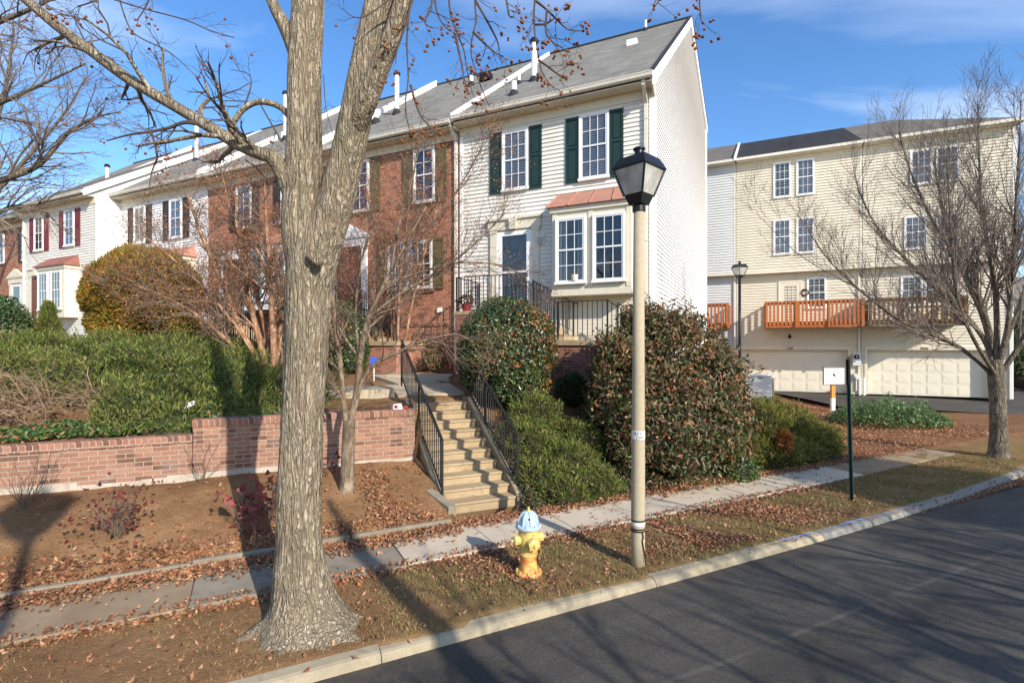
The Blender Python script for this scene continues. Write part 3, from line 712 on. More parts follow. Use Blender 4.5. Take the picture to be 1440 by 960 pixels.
m = MB(); m.prism([(-.11, -.042), (.040, -.042), (.040, .11), (.0, .11), (.0, -.001), (-.11, -.001)], 'z', -1.4, EZ-.35); A.part(m, 'corner_trim', M['trim_white'])
m = MB(); m.box(.0, .040, BY-.12, BY+.02, -2.5, BZ-.3); A.part(m, 'corner_trim', M['trim_white'])
m = MB(); m.box(-5.60, -5.5, -.04, -.001, -1.4, EZ-.45); A.part(m, 'corner_trim', M['trim_white'])
m = MB(); m.prism([(-.42, EZ-.20), (-.42, EZ-.02), (0, EZ+.28), (0, EZ-.44)], 'x', -.02, .03); A.part(m, 'eave_return', M['trim_cream'])
window(A, -3.80, .80, 4.37, 6.05, 0, 3, 'blinds'); window(A, -1.53, .80, 4.37, 6.08, 0, 3, 'blinds')
for a, b in ((-4.60, -4.23), (-3.37, -3.0), (-2.31, -1.95), (-1.11, -.76)): shutter(A, a, b, 4.33, 6.06, 0, 'green')
m = MB()
for a, b in ((-4.60, -3.0), (-2.31, -.76)): m.box(a, b, -.045, -.012, 6.065, 6.15)
A.part(m, 'window_head', M['trim_cream'])
bay(A, -2.50, -.45, 0, 1.30, 3.45, 'copper', [(-1.99, .82, 1.62, 3.30, 'curtain'), (-1.0, .82, 1.62, 3.30, 'dark')])
m = MB(); m.lathe([(.07, 0), (.10, .16), (.09, .16)], (-1.88, -.565, 1.66), 12); A.part(m, 'flower_pot', M['trim_cream'])
door(A, -3.82, 0)
porch(A, -3.82, 0, wl=1.15, land=1.35, x_land=-.75)
m = MB(); m.box(-3.09, -2.93, -.05, -.01, 2.78, 3.05); sc_ = A.part(m, 'wall_lamp', M['trim_white'])
m = MB(); m.prism([(-3.055, 2.80), (-2.965, 2.80), (-2.945, 2.98), (-3.075, 2.98)], 'y', -.15, -.051); A.part(m, 'lamp_glass', M['lamp_glass'], sc_)
m = MB(); m.quad((-2.49, -.022, -1.3), (-.12, -.022, -1.3), (-.12, -.022, 1.29), (-2.49, -.022, 1.29)); A.part(m, 'foundation_panel', M['trim_cream'])
downspout(A, -.19, 0, -1.2, EZ-.13, 'gutter')
pipe(A, -4.19, 2.23, 1.22, .095, cap=True); pipe(A, -4.73, 2.24, .32, .045); pipe(A, -4.22, .78, .36, .085)
pipe(A, -1.56, 6.9, .38, .05); m = MB(); z = roofz(4.5); m.box(-1.70, -1.36, 4.35, 4.62, z-.12, z+.10); A.part(m, 'roof_vent', M['trim_white'])

# B - brick unit with olive shutters
B = House('townhouse', -5.62, 0, 'red brick townhouse with olive shutters next to the end unit', 'townhouse', ROW)
body(B, -11.25, -5.64, .02, 'brick_house', 'brick'); roof(B, -11.25, -5.66, 0, 'shingle_grey', dz=-.06)
rake_board(B, -5.66, -5.55, 0, -.46, RY*.98, 0, -.12, .14)
window(B, -6.67-.2, .78, 4.40, 6.05, 0, 2, 'dark'); window(B, -9.4, .78, 4.40, 6.05, 0, 2, 'dark')
for a in (-7.66, -6.44, -10.18, -8.96): shutter(B, a, a+.38, 4.36, 6.06, 0, 'olive')
window(B, -7.85, .82, 1.78, 3.25, 0, 3, 'curtain'); window(B, -6.98, .82, 1.78, 3.25, 0, 3, 'dark')
for a in (-8.66, -6.54): shutter(B, a, a+.36, 1.74, 3.27, 0, 'olive')
m = MB(); m.box(-8.3, -6.5, -.06, .0, 1.66, 1.745); m.box(-11.2, -5.75, -.03, .0, .62, .70); B.part(m, 'brick_sill', M['brick_dark'])
m = MB(); m.box(-6.40, -6.24, -.05, 0, 1.02, 1.17); B.part(m, 'meter_box', M['trim_white'])
door(B, -9.85, 0, pediment=True, mat='door_brown', trim='trim_white', storm=False)
porch(B, -9.85, 0, wl=.8, brickmat='brick_house', x_land=-6.7, down=False)
downspout(B, -5.72, 0, -1.0, EZ-.13, 'gutter')
pipe(B, -9.9, 2.5, 1.4, .085, cap=True); pipe(B, -10.2, 1.7, .4, .09); pipe(B, -7.9, 4.6, .32, .08); m = MB(); z = roofz(4.9); m.box(-7.6, -7.15, 4.7, 5.0, z-.1, z+.18); B.part(m, 'roof_vent', M['black_metal'])

# C - brick, D - cream, E - cream with maroon shutters standing forward, F - brick
Cc = House('townhouse', -11.25, 0, 'brick townhouse with pale door surround behind the forked sycamore and crape myrtle', 'townhouse', ROW)
body(Cc, -17.1, -11.27, .02, 'brick_house', 'brick'); roof(Cc, -17.1, -11.29, 0, 'shingle_grey', dz=-.06)
rake_board(Cc, -11.29, -11.18, 0, -.46, RY*.98, 0, -.14, .2)
for xc in (-12.6, -15.0):
    window(Cc, xc, .85, 4.40, 6.0, 0, 2, 'halfblind')
    for a in (xc-.82, xc+.44): shutter(Cc, a, a+.38, 4.36, 6.0, 0, 'darkbrown')
bay(Cc, -14.3, -12.1, 0, 1.3, 3.4, 'copper', [(-13.75, .85, 1.62, 3.28, 'curtain'), (-12.65, .85, 1.62, 3.28, 'blinds')], trim='trim_white')
door(Cc, -15.6, 0, pediment=False, mat='door_brown', trim='trim_white', storm=False)
porch(Cc, -15.6, 0, wl=.8, x_land=-12.6)
downspout(Cc, -11.4, 0, -1.0, EZ-.13, 'trim_white'); pipe(Cc, -16, 2.7, 1.9, .085, cap=True); pipe(Cc, -13.1, 3, .4, .09)

D = House('townhouse', -17.1, 0, 'cream sided townhouse with dark brown shutters behind the round bronze bush', 'townhouse', ROW)
body(D, -23.1, -17.12, 0, 'siding_white', 'siding'); roof(D, -23.1, -17.14, 0, 'shingle_grey')
rake_board(D, -17.14, -17.03, 0, -.46, RY*.98, 0, -.14, .2)
for xc in (-21.6, -19.1):
    window(D, xc, .80, 4.42, 6.0, 0, 2, 'blinds')
    for a in (xc-.86, xc+.46): shutter(D, a, a+.40, 4.36, 6.0, 0, 'darkbrown')
bay(D, -20.0, -17.9, 0, 1.3, 3.4, 'copper', [(-19.45, .8, 1.62, 3.28, 'blinds'), (-18.4, .8, 1.62, 3.28, 'dark')])
door(D, -21.6, 0, mat='door_brown'); porch(D, -21.6, 0, wl=.8, x_land=-18.3)
m = MB(); m.box(-17.25, -17.13, -.03, -.001, -1.3, EZ-.45); D.part(m, 'corner_trim', M['trim_white']); pipe(D, -22, 2.7, 1.9, .085, cap=True)

E_ = House('townhouse', -23.1, -1, 'cream sided townhouse with maroon shutters and red metal bay roof', 'townhouse', ROW)
body(E_, -29.2, -23.0, -1.0, 'siding_cream', 'siding'); roof(E_, -29.2, -22.95, -1.0, 'shingle_brown', dz=-.1)
m = MB(); siding_side(m, -23.0, lambda z: (-1.0, .3), -1.4, EZ-.3); E_.part(m, 'gable_wall', M['siding_white'])
rake_board(E_, -22.98, -22.90, -1.0, -1.46, RY*.98, -.1, -.2, .1)
for xc in (-27.65, -25.0):
    window(E_, xc, .80, 4.42, 6.0, -1.0, 2, 'halfblind')
    for a in (xc-.86, xc+.46): shutter(E_, a, a+.40, 4.36, 6.0, -1.0, 'maroon')
bay(E_, -26.6, -24.3, -1.0, 1.25, 3.35, 'red_metal', [(-26.0, .85, 1.60, 3.25, 'curtain'), (-24.9, .85, 1.60, 3.25, 'dark')])
door(E_, -27.75, -1.0, mat='door_brown', storm=False); porch(E_, -27.75, -1.0, wl=.8, x_land=-24.6, brickmat='brick_house')
downspout(E_, -29.05, -1.0, -1.0, EZ-.2, 'gutter'); pipe(E_, -28.6, 2.2, .9, .085, cap=True); pipe(E_, -25, 3, .4, .08)

Ff = House('townhouse', -29.2, 0, 'brick townhouse with white pediment over its door at the far end', 'townhouse', ROW)
body(Ff, -35.5, -29.25, .02, 'brick_house', 'brick'); roof(Ff, -35.5, -29.25, 0, 'shingle_grey')
rake_board(Ff, -29.28, -29.18, 0, -.46, RY*.98, 0, -.14, .2)
for xc in (-31.4, -34.2): window(Ff, xc, .80, 4.42, 6.0, 0, 2, 'dark'); shutter(Ff, xc-.86, xc-.46, 4.36, 6.0, 0, 'darkbrown')
door(Ff, -32.4, 0, pediment=True, mat='door_teal', trim='trim_cream'); porch(Ff, -32.4, 0, wl=.8, steps=True, x_land=-29.6, brickmat='brick_house')
downspout(Ff, -30.85, 0, -1.0, EZ-.13, 'gutter')

# ------------------------------------------------------------------ rear block with garages and decks
RO = Vector((17.0, 25.0, 0))
def R2W(x, y, z=0): return Vector((RO.x+x*math.cos(TH)+y*math.sin(TH), RO.y-x*math.sin(TH)+y*math.cos(TH), z))
RROW = 'townhouses with garages across the driveway'
GZ = -2.34; OV = 3.95; RE = 9.85
def rear_unit(x0, x1, label, wallmat, roofmat, deckmat, wins, number=None, x_gar=None, hip=False):
    H = House('townhouse', x1, 0, label, 'townhouse', RROW, zb=GZ, O=R2W)
    m = MB(); siding(m, x0, x1, OV, RE-.15, 0, .14, .04); H.part(m, 'wall', M[wallmat])
    lo = .38                                     # lower storeys stand back under the overhang
    m = MB(); siding(m, x0, x1, .0, OV, lo, .14, .04)
    g0, g1 = x_gar; gt = -.17
    for a, b in ((x0, g0), (g1, x1)): siding(m, a, b, GZ, .0, lo, .14, .04)
    siding(m, g0, g1, gt, .0, lo, .112)
    H.part(m, 'lower_wall', M[wallmat if wallmat != 'siding_cream' else 'siding_tan'])
    m = MB(); m.box(x0, x1, .0, lo, OV-.03, OV-.002); m.box(x0, x1, -.03, .0, OV-.16, OV+.001); H.part(m, 'overhang_soffit', M['trim_cream'])
    m = MB(); m.box(x0+.02, x1-.02, .01, 12, 4, RE-.2); m.box(x0+.02, x1-.02, lo+.75, 12, GZ, 3.99); H.part(m, 'party_wall', M['siding_white'])
    rz_ = 13.0
    m = MB()
    if hip: m.add([(x0, -.35, RE), (x1+.3, -.35, RE), (x1+.3, 12.3, RE), (x0, 12.3, RE), (x0, 6.3, rz_), (x1-3.2, 6.3, rz_)], [(0, 1, 5, 4), (1, 2, 5), (2, 3, 4, 5), (0, 4, 3), (3, 2, 1, 0)])
    else: m.prism([(-.35, RE), (6.3, rz_), (12.3, RE), (12.3, RE-.1), (-.35, RE-.05)], 'x', x0, x1)
    H.part(m, 'roof', M[roofmat])
    m = MB(); m.box(x0+.01, x1-.01+(.3 if hip else 0), -.47, -.352, RE-.13, RE-.0); H.part(m, 'gutter', M['gutter'])
    m = MB(); m.box(x0+.02, x1-.02, -.35, -.001, RE-.17, RE-.14); H.part(m, 'soffit', M['trim_cream'])
    m = MB(); m.box(x1-.10, x1-.002, -.03, -.001, OV, RE-.18); m.box(x1-.12, x1-.03, lo-.10, lo-.02, GZ, OV-.04); H.part(m, 'downspout', M['gutter'])
    for (xc, w, a, b, ins) in wins: window(H, xc, w, a, b, 0 if a > OV else lo, 3, ins)
    # garage door
    m = MB(); yy = lo+.30; m.box(g0, g1, yy, yy+.04, GZ, gt); nr, nc = 4, 8
    for i in range(nr):
        za = GZ+(gt-GZ)*i/nr; zb = GZ+(gt-GZ)*(i+1)/nr
        if i: m.box(g0, g1, yy-.004, yy-.0005, za-.004, za+.004)
        for k in range(nc):
            a = g0+(g1-g0)*k/nc; b = g0+(g1-g0)*(k+1)/nc; e = .07
            m.box(a+e, b-e, yy-.007, yy-.0005, za+e, zb-e); m.box(a+e+.035, b-e-.035, yy-.013, yy-.0075, za+e+.035, zb-e-.035)
    gd = H.part(m, 'garage_door', M['garage'])
    m = MB(); m.box(g0-.12, g0, lo-.06, yy+.04, GZ, gt+.001); m.box(g1, g1+.12, lo-.06, yy+.04, GZ, gt+.001); m.box(g0-.12, g1+.12, lo-.065, yy+.04, gt+.002, gt+.17)
    H.part(m, 'garage_frame', M['trim_cream'])
    if number:
        cu = bpy.data.curves.new('house_number', 'FONT'); cu.body = number; cu.size = .15; cu.extrude = .006; cu.align_x = 'CENTER'
        to = bpy.data.objects.new('tmp', cu); me = bpy.data.meshes.new_from_object(to); me.materials.clear(); me.materials.append(M['trim_white'] if False else M['core_brown'])
        o = bpy.data.objects.new('house_number', me); link(o, H.root); o.rotation_euler = (R(90), 0, 0); o.location = ((g0+g1)/2-.1-x1, lo-.078, gt+.035-GZ)
    m = MB(); xc = (g0+g1)/2-.1; m.box(xc-.05, xc+.05, lo-.05, lo-.016, .42, .62); m.lathe([(.05, 0), (.085, -.1), (.08, -.11)], (xc, lo-.12, .55), 10); H.part(m, 'wall_lamp', M['black_metal'])
    return H
def deck(H, x0, x1, z, mat, mat2, depth=1.2, rail=1.0):
    lo = .38; m = MB(); y = lo-.02-depth-.35
    m.box(x0, x1, y, lo-.02, z, z+.05)
    for k in range(int((x1-x0)/.14)): pass
    m.box(x0-.02, x1+.02, y-.045, y-.003, z-.24, z+.02); m.box(x0-.02, x0+.02, y, lo-.02, z-.22, z-.003); m.box(x1-.02, x1+.02, y, lo-.02, z-.22, z-.003)
    xx = x0+.4
    while xx < x1: m.box(xx, xx+.04, y, lo-.02, z-.2, z-.004); xx += .4
    f = H.part(m, 'deck_floor', mat2)
    m = MB(); t = .038; k = 0; xx = x0
    m.box(x0-.03, x1+.03, y-.09, y-.002, z+rail, z+rail+.04); m.box(x0, x1, y-.042, y-.004, z+rail-.13, z+rail-.005)
    while xx < x1-.05: m.box(xx, xx+.088, y-.085, y-.046, z-.12, z+rail-.006); xx += .176
    for yy0 in (x0, x1-.04):
        m.box(yy0, yy0+.04, y+.04, lo-.03, z+rail-.09, z+rail-.0); yy = y+.05
        while yy < lo-.1: m.box(yy0+.041 if yy0 > x0 else yy0-.035, yy0+.075 if yy0 > x0 else yy0-.001, yy, yy+.088, z-.12, z+rail-.006); yy += .176
    H.part(m, 'deck_railing', mat)
    m = MB()
    for xx in (x0+.02, x0+(x1-x0)*.32, x0+(x1-x0)*.65, x1-.11): m.box(xx, xx+.09, y-.135, y-.092, z-.25, z+rail-.002)
    H.part(m, 'deck_post', mat)
M['deck_orange'] = paint('orange_stained_deck_wood', (.42, .13, .035), .7, .2, 5, .2, (.28, .09, .03))
M['deck_brown'] = paint('weathered_brown_deck_wood', (.16, .08, .025), .85, .4, 5, .3, (.10, .07, .04))
M['deck_grey'] = paint('grey_weathered_deck_wood', (.17, .14, .10), .9, .3, 5, .3)
U1 = rear_unit(-5.62, -.02, 'tan sided garage townhouse with orange stained deck and charcoal roof', 'siding_tan', 'shingle_dark', None,
    [(-3.46, .80, 7.65, 9.45, 'curtain'), (-2.42, .80, 7.65, 9.45, 'blinds'), (-3.46, .80, 4.72, 6.52, 'blinds'), (-2.42, .80, 4.72, 6.52, 'blinds'), (-1.90, .85, 1.95, 3.5, 'curtain')], '2168', (-5.45, -.55))
deck(U1, -4.25, -.12, 1.17, M['deck_orange'], M['deck_orange'])
U2 = rear_unit(0.0, 5.62, 'tan sided garage townhouse with weathered brown deck behind the bare street tree', 'siding_tan', 'shingle_brown', None,
    [(2.27, .84, 7.55, 9.15, 'blinds'), (3.25, .84, 7.55, 9.15, 'curtain'), (2.05, .84, 4.55, 6.1, 'blinds'), (3.25, .84, 4.55, 6.1, 'halfblind'), (2.0, .85, 1.95, 3.35, 'curtain'), (2.9, .85, 1.95, 3.35, 'blinds')], '2166', (.25, 4.9), hip=True)
deck(U2, .05, 3.6, 1.17, M['deck_brown'], M['deck_grey'])
m = MB(); siding_side(m, 5.62, lambda z: ((0 if z > OV else .38), 12), GZ, RE-.15); U2.part(m, 'side_wall', M['siding_white']); m = MB(); m.box(5.5, 5.65, -.035, .0, OV, RE-.2); m.box(5.5, 5.65, .34, .38, GZ, OV-.04); U2.part(m, 'corner_trim', M['trim_white'])
U3 = rear_unit(-11.2, -5.64, 'pale grey sided garage townhouse mostly hidden behind the end unit', 'siding_grey', 'shingle_brown', None,
    [(-9.2, .8, 7.65, 9.45, 'blinds')], None, (-11.0, -6.2))
deck(U3, -9.8, -5.95, 1.17, M['deck_orange'], M['deck_orange'])
m = MB(); m.prism([(-.5, RE-.12), (-.5, RE+.08), (6.3, 13.1), (6.3, 12.85)], 'x', -5.72, -5.62); U3.part(m, 'rake_board', M['trim_white'])
# deck door of the first unit and its wreath
m = MB(); lo = .38; m.box(-3.62, -3.52, lo-.06, lo-.016, 1.2, 3.4); m.box(-2.62, -2.52, lo-.06, lo-.016, 1.2, 3.4); m.box(-3.52, -2.62, lo-.06, lo-.016, 3.3, 3.4); m.box(-3.52, -3.35, lo-.045, lo-.016, 1.2, 3.3); m.box(-2.79, -2.62, lo-.045, lo-.016, 1.2, 3.3); m.box(-3.35, -2.79, lo-.045, lo-.016, 3.15, 3.3)
for k in (1, 2): m.box(-3.35+.187*k-.01, -3.35+.187*k+.01, lo-.045, lo-.03, 1.3, 3.15)
for k in range(1, 5): m.box(-3.35, -2.79, lo-.044, lo-.031, 1.3+.37*k-.01, 1.3+.37*k+.01)
dd = U1.part(m, 'deck_door', M['trim_cream']); m = MB(); m.quad((-3.35, lo-.02, 1.2), (-2.79, lo-.02, 1.2), (-2.79, lo-.02, 3.15), (-3.35, lo-.02, 3.15)); U1.part(m, 'blind', M['curtain'], dd)
m = MB(); r2 = random.Random(5)
for k in range(60):
    a = r2.uniform(0, 6.283); rr = .15+r2.uniform(-.05, .05); c = Vector((-2.42+math.cos(a)*rr, lo-.06+r2.uniform(-.03, .03), 2.75+math.sin(a)*rr))
    m.bar(c, c+Vector((r2.uniform(-.06, .06), r2.uniform(-.03, .03), r2.uniform(-.06, .06))), .035, .02)
w0 = R2W(-2.42, lo-.06, 2.75); wr = empty('wreath', w0, -TH, 'small red wreath hanging beside the deck door of the tan townhouse', 'wreath')
m.build('wreath_leaves', M['maroon_leaf'], wr, off=(-2.42, lo-.06, 2.75))
m = MB()
for k in range(24):
    a = k*6.283/24; b = (k+1)*6.283/24; m.bar((math.cos(a)*.15, 0, math.sin(a)*.15), (math.cos(b)*.15, 0, math.sin(b)*.15), .04, .03)
m.build('wreath_ring', M['core_brown'], wr)
# electricity meters between the garages
def meter(x, z, big, label):
    e = empty('utility_meter', R2W(x, .30, GZ if not big else z), -TH, label, 'meter', 'meters between the garage doors')
    m = MB()
    if big:
        m.box(-.17, .17, -.12, .08, -.32, .30); m.build('meter_box', M['siding_grey'], e)
        m = MB(); m.lathe([(.11, 0), (.11, .06), (.07, .09)], (-.02, -.12, .12), 16, axis=(0, -1, 0)); m.build('meter_dial', M['black_metal'], e); m = MB(); m.lathe([(.035, .091), (.03, .1)], (-.02, -.12, .12), 12, axis=(0, -1, 0)); m.build('dial_face', M['trim_white'], e)
    else:
        m.tube([(0, 0, .15), (0, 0, .85)], .03, 8); m.tube([(.14, 0, .0), (.14, 0, .6)], .02, 8); m.build('meter_pipe', M['siding_grey'], e)
        m = MB(); m.lathe([(.09, -.08), (.10, 0), (.09, .08)], (0, -.02, .80), 12); m.box(-.1, .1, -.1, .05, .86, 1.0); m.build('meter_body', M['siding_grey'], e)
meter(-.20, -.62, True, 'grey electric meter box on the wall between the two garages')
meter(-.22, 0, False, 'gas meter with pipes low on the wall between the two garages')
for k, (x, lab) in enumerate(((-.02, 'short white bollard left of the right garage door'), (.16, 'short white bollard hard against the right garage door frame'))):
    p = R2W(x-.1, .0, GZ); m = MB(); m.tube([(0, 0, -.02), (0, 0, .82)], .055, 12, True)
    e = m.build('bollard', M['trim_white'], loc=p); tag(e, lab, 'bollard', 'white bollards between the garages')

# distant house at the right edge
Hd = empty('house', (38.5, 36, -2.4), R(20), 'distant grey roofed house at the right edge beyond the driveway', 'house')
m = MB(); siding(m, -5, 8, 0, 4.6, 0, .15); m.quad((-5, 0, 0), (-5, 9, 0), (-5, 9, 4.6), (-5, 0, 4.6)); m.build('wall', M['siding_grey'], Hd)
m = MB(); m.prism([(-.5, 4.5), (4.5, 8.0), (9.5, 4.5)], 'x', -5.6, 8.5); m.build('roof', M['shingle_brown'], Hd)
for x in (-3, 0, 3, 6):
    m = MB(); m.box(x-.6, x+.6, -.08, -.02, 1.2, 2.9); w_ = m.build('window', M['trim_white'], Hd); m = MB(); m.box(x-.5, x+.5, -.1, -.085, 1.3, 2.8); m.build('pane', M['dark_in'], w_)
# ------------------------------------------------------------------ retaining wall, stairs
def wall_piece(mb, s0, s1, q, th, z0, z1): mb.box(s0, s1, q, q+th, z0, z1)
rw = empty('garden_wall', WW(-3, 8.95, -2), WA, 'stepped pink brick retaining wall behind the soil bank', 'wall')
WOF = W2WW(*WW(-3, 8.95, 0).xy)
def wpart(m, name, mat, **k): return m.build(name, mat, rw, off=(-3, 8.95, -2), **k)
m = MB(); m.box(-12.5, -1.23, 8.95, 9.17, -2.3, -1.425); m.box(-1.22, 2.12, 8.95, 9.17, -2.3, -1.205); wpart(m, 'wall', M['brick_wall'])
m = MB()
for s0, s1, z in ((-12.5, -1.228, -1.423), (-1.228, 2.13, -1.203)):
    m.prism([(8.935, z), (8.935, z+.085), (8.96, z+.108), (9.16, z+.108), (9.185, z+.085), (9.185, z)], 'x', s0, s1)
wpart(m, 'wall_cap', M['brick_cap'])
m = MB()                                        # lime washed footing that shows along the ground
r2 = random.Random(4)
s = -12.4
while s < 2.05:
    l = r2.uniform(.25, .6); l = min(l, 2.1-s); h = -2.0+r2.uniform(.0, .06)+(.10*sstep(-2, -7, s)); m.box(s, s+l+.002, 8.938-r2.uniform(0, .006), 8.949, -2.4, h+.06); s += l
wpart(m, 'footing', M['lime']) if 'lime' in M else None

NS, RUN, RISE, ZS = 10, .272, .1455, -2.61
SL, SR, Q0 = 2.36, 3.52, 7.75
st = empty('concrete_stairs', WW(2.9, Q0, ZS), WA, 'tan concrete stairs climbing from the sidewalk to the upper path', 'stairs')
def spart(m, name, mat, **k): return m.build(name, mat, st, off=(2.9, Q0, ZS), **k)
m = MB()
for k in range(NS):
    z = ZS+RISE*(k+1); q = Q0+RUN*k
    m.prism([(q+.012, z-RISE-.02), (q+.012, z-.045), (q-.012, z-.035), (q-.012, z-.006), (q-.004, z), (q+RUN+.03 if k < NS-1 else q+1.15, z), (q+RUN+.03 if k < NS-1 else q+1.15, z-RISE-.3)], 'x', SL+k*.0004, SR-k*.0004)
spart(m, 'steps', M['conc_tan'], bevel=.008)
ZT = ZS+RISE*NS
m = MB()
for a, b in ((SL-.14, SL-.003), (SR+.003, SR+.16)):
    zb = ZS+RISE+.10; e = Q0+RUN*(NS-1)
    m.prism([(Q0-.06, ZS-.5), (Q0-.06, ZS+.15), (Q0+.10, ZS+.26), (e, ZT+.10), (e+.35, ZT+.08), (e+.35, ZT-1.3), (Q0+.6, ZS-.6)], 'x', a, b)
spart(m, 'cheek_wall', M['conc_stain'], bevel=.015)
def stair_rail(x, label, q1=10.9, top=.95):
    e = empty('stair_railing', WW(x, Q0+.1, ZS), WA, label, 'railing', 'iron railings of the stairs'); o = (x, Q0+.1, ZS)
    zf = lambda q: ZS+RISE+(q-Q0)/RUN*RISE+.06
    m = MB(); qa, qb = Q0+.12, q1; zt = lambda q: zf(q)+.86
    m.bar((x, qa, zt(qa)), (x, qb, zt(qb)), .045, .022); m.bar((x, qa, zf(qa)+.08), (x, qb, zf(qb)+.08), .028, .012); m.build('handrail', M['iron'], e, off=o)
    m = MB(); n = 27
    for k in range(1, n):
        q = qa+(qb-qa)*k/n; m.bar((x, q, zf(q)+.085), (x, q, zt(q)-.01), .015)
    m.build('baluster', M['iron'], e, off=o)
    for q in (qa, (qa+qb)/2, qb):
        m = MB(); m.bar((x, q, zf(q)-.12), (x, q, zt(q)+.012), .034); m.build('post', M['iron'], e, off=o)
    return e
stair_rail(SL-.06, 'black iron railing on the left of the tan stairs beside the brick wall')
stair_rail(SR+.09, 'black iron railing on the right of the tan stairs beside the round holly')
# upper path: from the stair head to the left and towards the doors
pth = empty('footpath', (0, 0, 0)); tag(pth, kind='structure')
m = MB()
def strip(pts, w, lift=.05):
    for (a_, b_) in zip(pts[:-1], pts[1:]):
        d = (b_-a_); n_ = max(1, int(d.length/.6)); nr_ = Vector((-d.y, d.x, 0)).normalized()*(w/2)
        for k in range(n_):
            p0 = a_.lerp(b_, k/n_); p1 = a_.lerp(b_, (k+1)/n_)
            z0 = max(gz(q.x, q.y) for q in (p0-nr_, p0, p0+nr_))+lift; z1 = max(gz(q.x, q.y) for q in (p1-nr_, p1, p1+nr_))+lift
            v = [(p0.x-nr_.x, p0.y-nr_.y), (p1.x-nr_.x, p1.y-nr_.y), (p1.x+nr_.x, p1.y+nr_.y), (p0.x+nr_.x, p0.y+nr_.y)]; zz_ = (z0, z1, z1, z0)
            m.add([(x, y, z) for (x, y), z in zip(v, zz_)]+[(x, y, z-.25) for (x, y), z in zip(v, zz_)], [(0, 1, 2, 3), (0, 4, 5, 1), (1, 5, 6, 2), (2, 6, 7, 3), (3, 7, 4, 0)])
strip([WW(2.95, 10.9), WW(2.95, 12.1)], 1.5, .045); strip([WW(2.2, 11.5), WW(.5, 11.6), WW(-2.2, 11.9), WW(-5, 12.6)], 1.1, .04); strip([WW(3.0, 12.1), (WW(2.6, 13.6)), H2W(-4.9, -1.6)], 1.1, .04)
o = m.build('path_slab', M['conc_path'], pth); o['kind'] = 'structure'
# litter packet lying on the wall end
e = empty('litter_packet', WW(1.86, 9.06, -1.09), WA+.2, 'crumpled red and white packet lying on the right end of the brick wall', 'litter')
m = MB(); m.add([(-.12, -.05, 0), (.05, -.06, 0), (.06, .05, 0), (-.11, .06, 0), (-.12, -.04, .09), (.03, -.05, .10), (.04, .04, .085), (-.11, .05, .075)], [(3,2,1,0),(4,5,6,7),(0,1,5,4),(1,2,6,5),(2,3,7,6),(3,0,4,7)]); m.build('wrapper', M['trim_white'], e)
m = MB(); m.quad((-.105, -.058, .02), (-.04, -.062, .02), (-.042, -.058, .075), (-.10, -.053, .07)); m.add([(.06, -.05, 0), (.17, -.04, 0), (.17, .04, 0), (.06, .04, 0), (.07, -.03, .05), (.15, -.03, .045), (.15, .03, .04), (.07, .03, .05)], [(4,5,6,7),(0,1,5,4),(1,2,6,5),(2,3,7,6),(3,0,4,7)]); m.build('red_label', M['red_plastic'], e)

# ------------------------------------------------------------------ fire hydrant
hp = P(743, 806, 5.9); hp.z = -2.60
hy = empty('fire_hydrant', hp, R(0), 'yellow fire hydrant with pale blue bonnet on the leafy verge', 'fire hydrant')
m = MB(); m.lathe([(.150, 0), (.155, .01), (.155, .032), (.145, .045), (.105, .05), (.098, .07), (.094, .20), (.098, .215), (.106, .225), (.106, .245), (.098, .255), (.098, .30), (.112, .34), (.118, .38), (.118, .46), (.112, .50), (.118, .515), (.118, .53)], n=32)
for k in range(8):
    a = k*math.pi/4; m.lathe([(.014, .03), (.014, .062), (.006, .068)], (math.cos(a)*.13, math.sin(a)*.13, 0), 6)
m.build('barrel', M['hyd_yellow'], hy, smooth=True).modifiers.new('es', 'EDGE_SPLIT').split_angle = R(35)
def outlet(ax, z, r, L, name='outlet_cap'):
    m = MB(); m.lathe([(r*1.0, .06), (r*1.0, .105), (r*1.22, .108), (r*1.22, .135), (r*1.1, .15), (r*1.1, .15+L*.4), (r*.75, .15+L*.6), (r*.3, .155+L*.62), (r*.3, .155+L), (.001, .156+L)], (0, 0, z), 22, axis=ax)
    A_ = Vector(ax).normalized(); u = A_.orthogonal().normalized(); w = A_.cross(u)
    for k in range(6):
        a = k*math.pi/3; c = (u*math.cos(a)+w*math.sin(a))*r*1.15; p = Vector((0, 0, z))+A_*.13+c; m.bar(p, p+A_*(.02+L*.4), .016, .012, up=c)
    m.build(name, M['hyd_yellow'], hy, smooth=True).modifiers.new('es', 'EDGE_SPLIT').split_angle = R(35)
outlet((-.93, -.36, 0), .405, .042, .055); outlet((.38, -.92, 0), .385, .060, .05); outlet((.98, .2, 0), .42, .040, .05)
m = MB(); m.lathe([(.145, .53), (.15, .54), (.15, .555), (.135, .568), (.112, .575), (.108, .61), (.092, .665), (.065, .70), (.035, .715), (.03, .72)], n=32)
for k in range(8):
    a = k*math.pi/4+.2; m.tube([(math.cos(a)*r, math.sin(a)*r, z) for r, z in ((.114, .575), (.111, .61), (.095, .665), (.066, .70), (.03, .716))], .010, 6)
    m.lathe([(.013, .55), (.013, .58), (.004, .585)], (math.cos(a+.39)*.132, math.sin(a+.39)*.132, 0), 6)
bo = m.build('bonnet', M['hyd_blue'], hy, smooth=True); bo.modifiers.new('es', 'EDGE_SPLIT').split_angle = R(35)
m = MB(); m.lathe([(.026, .715), (.026, .73), (.018, .735), (.018, .765), (.001, .767)], n=5); m.build('operating_nut', M['hyd_yellow'], hy)
m = MB(); d = Vector((.10, -.99, 0)).normalized(); c = d*.093+Vector((0, 0, .655)); m.lathe([(.012, 0), (.012, .012), (.001, .014)], c, 10, axis=d); m.build('cap_bolt', M['black_metal'], hy)
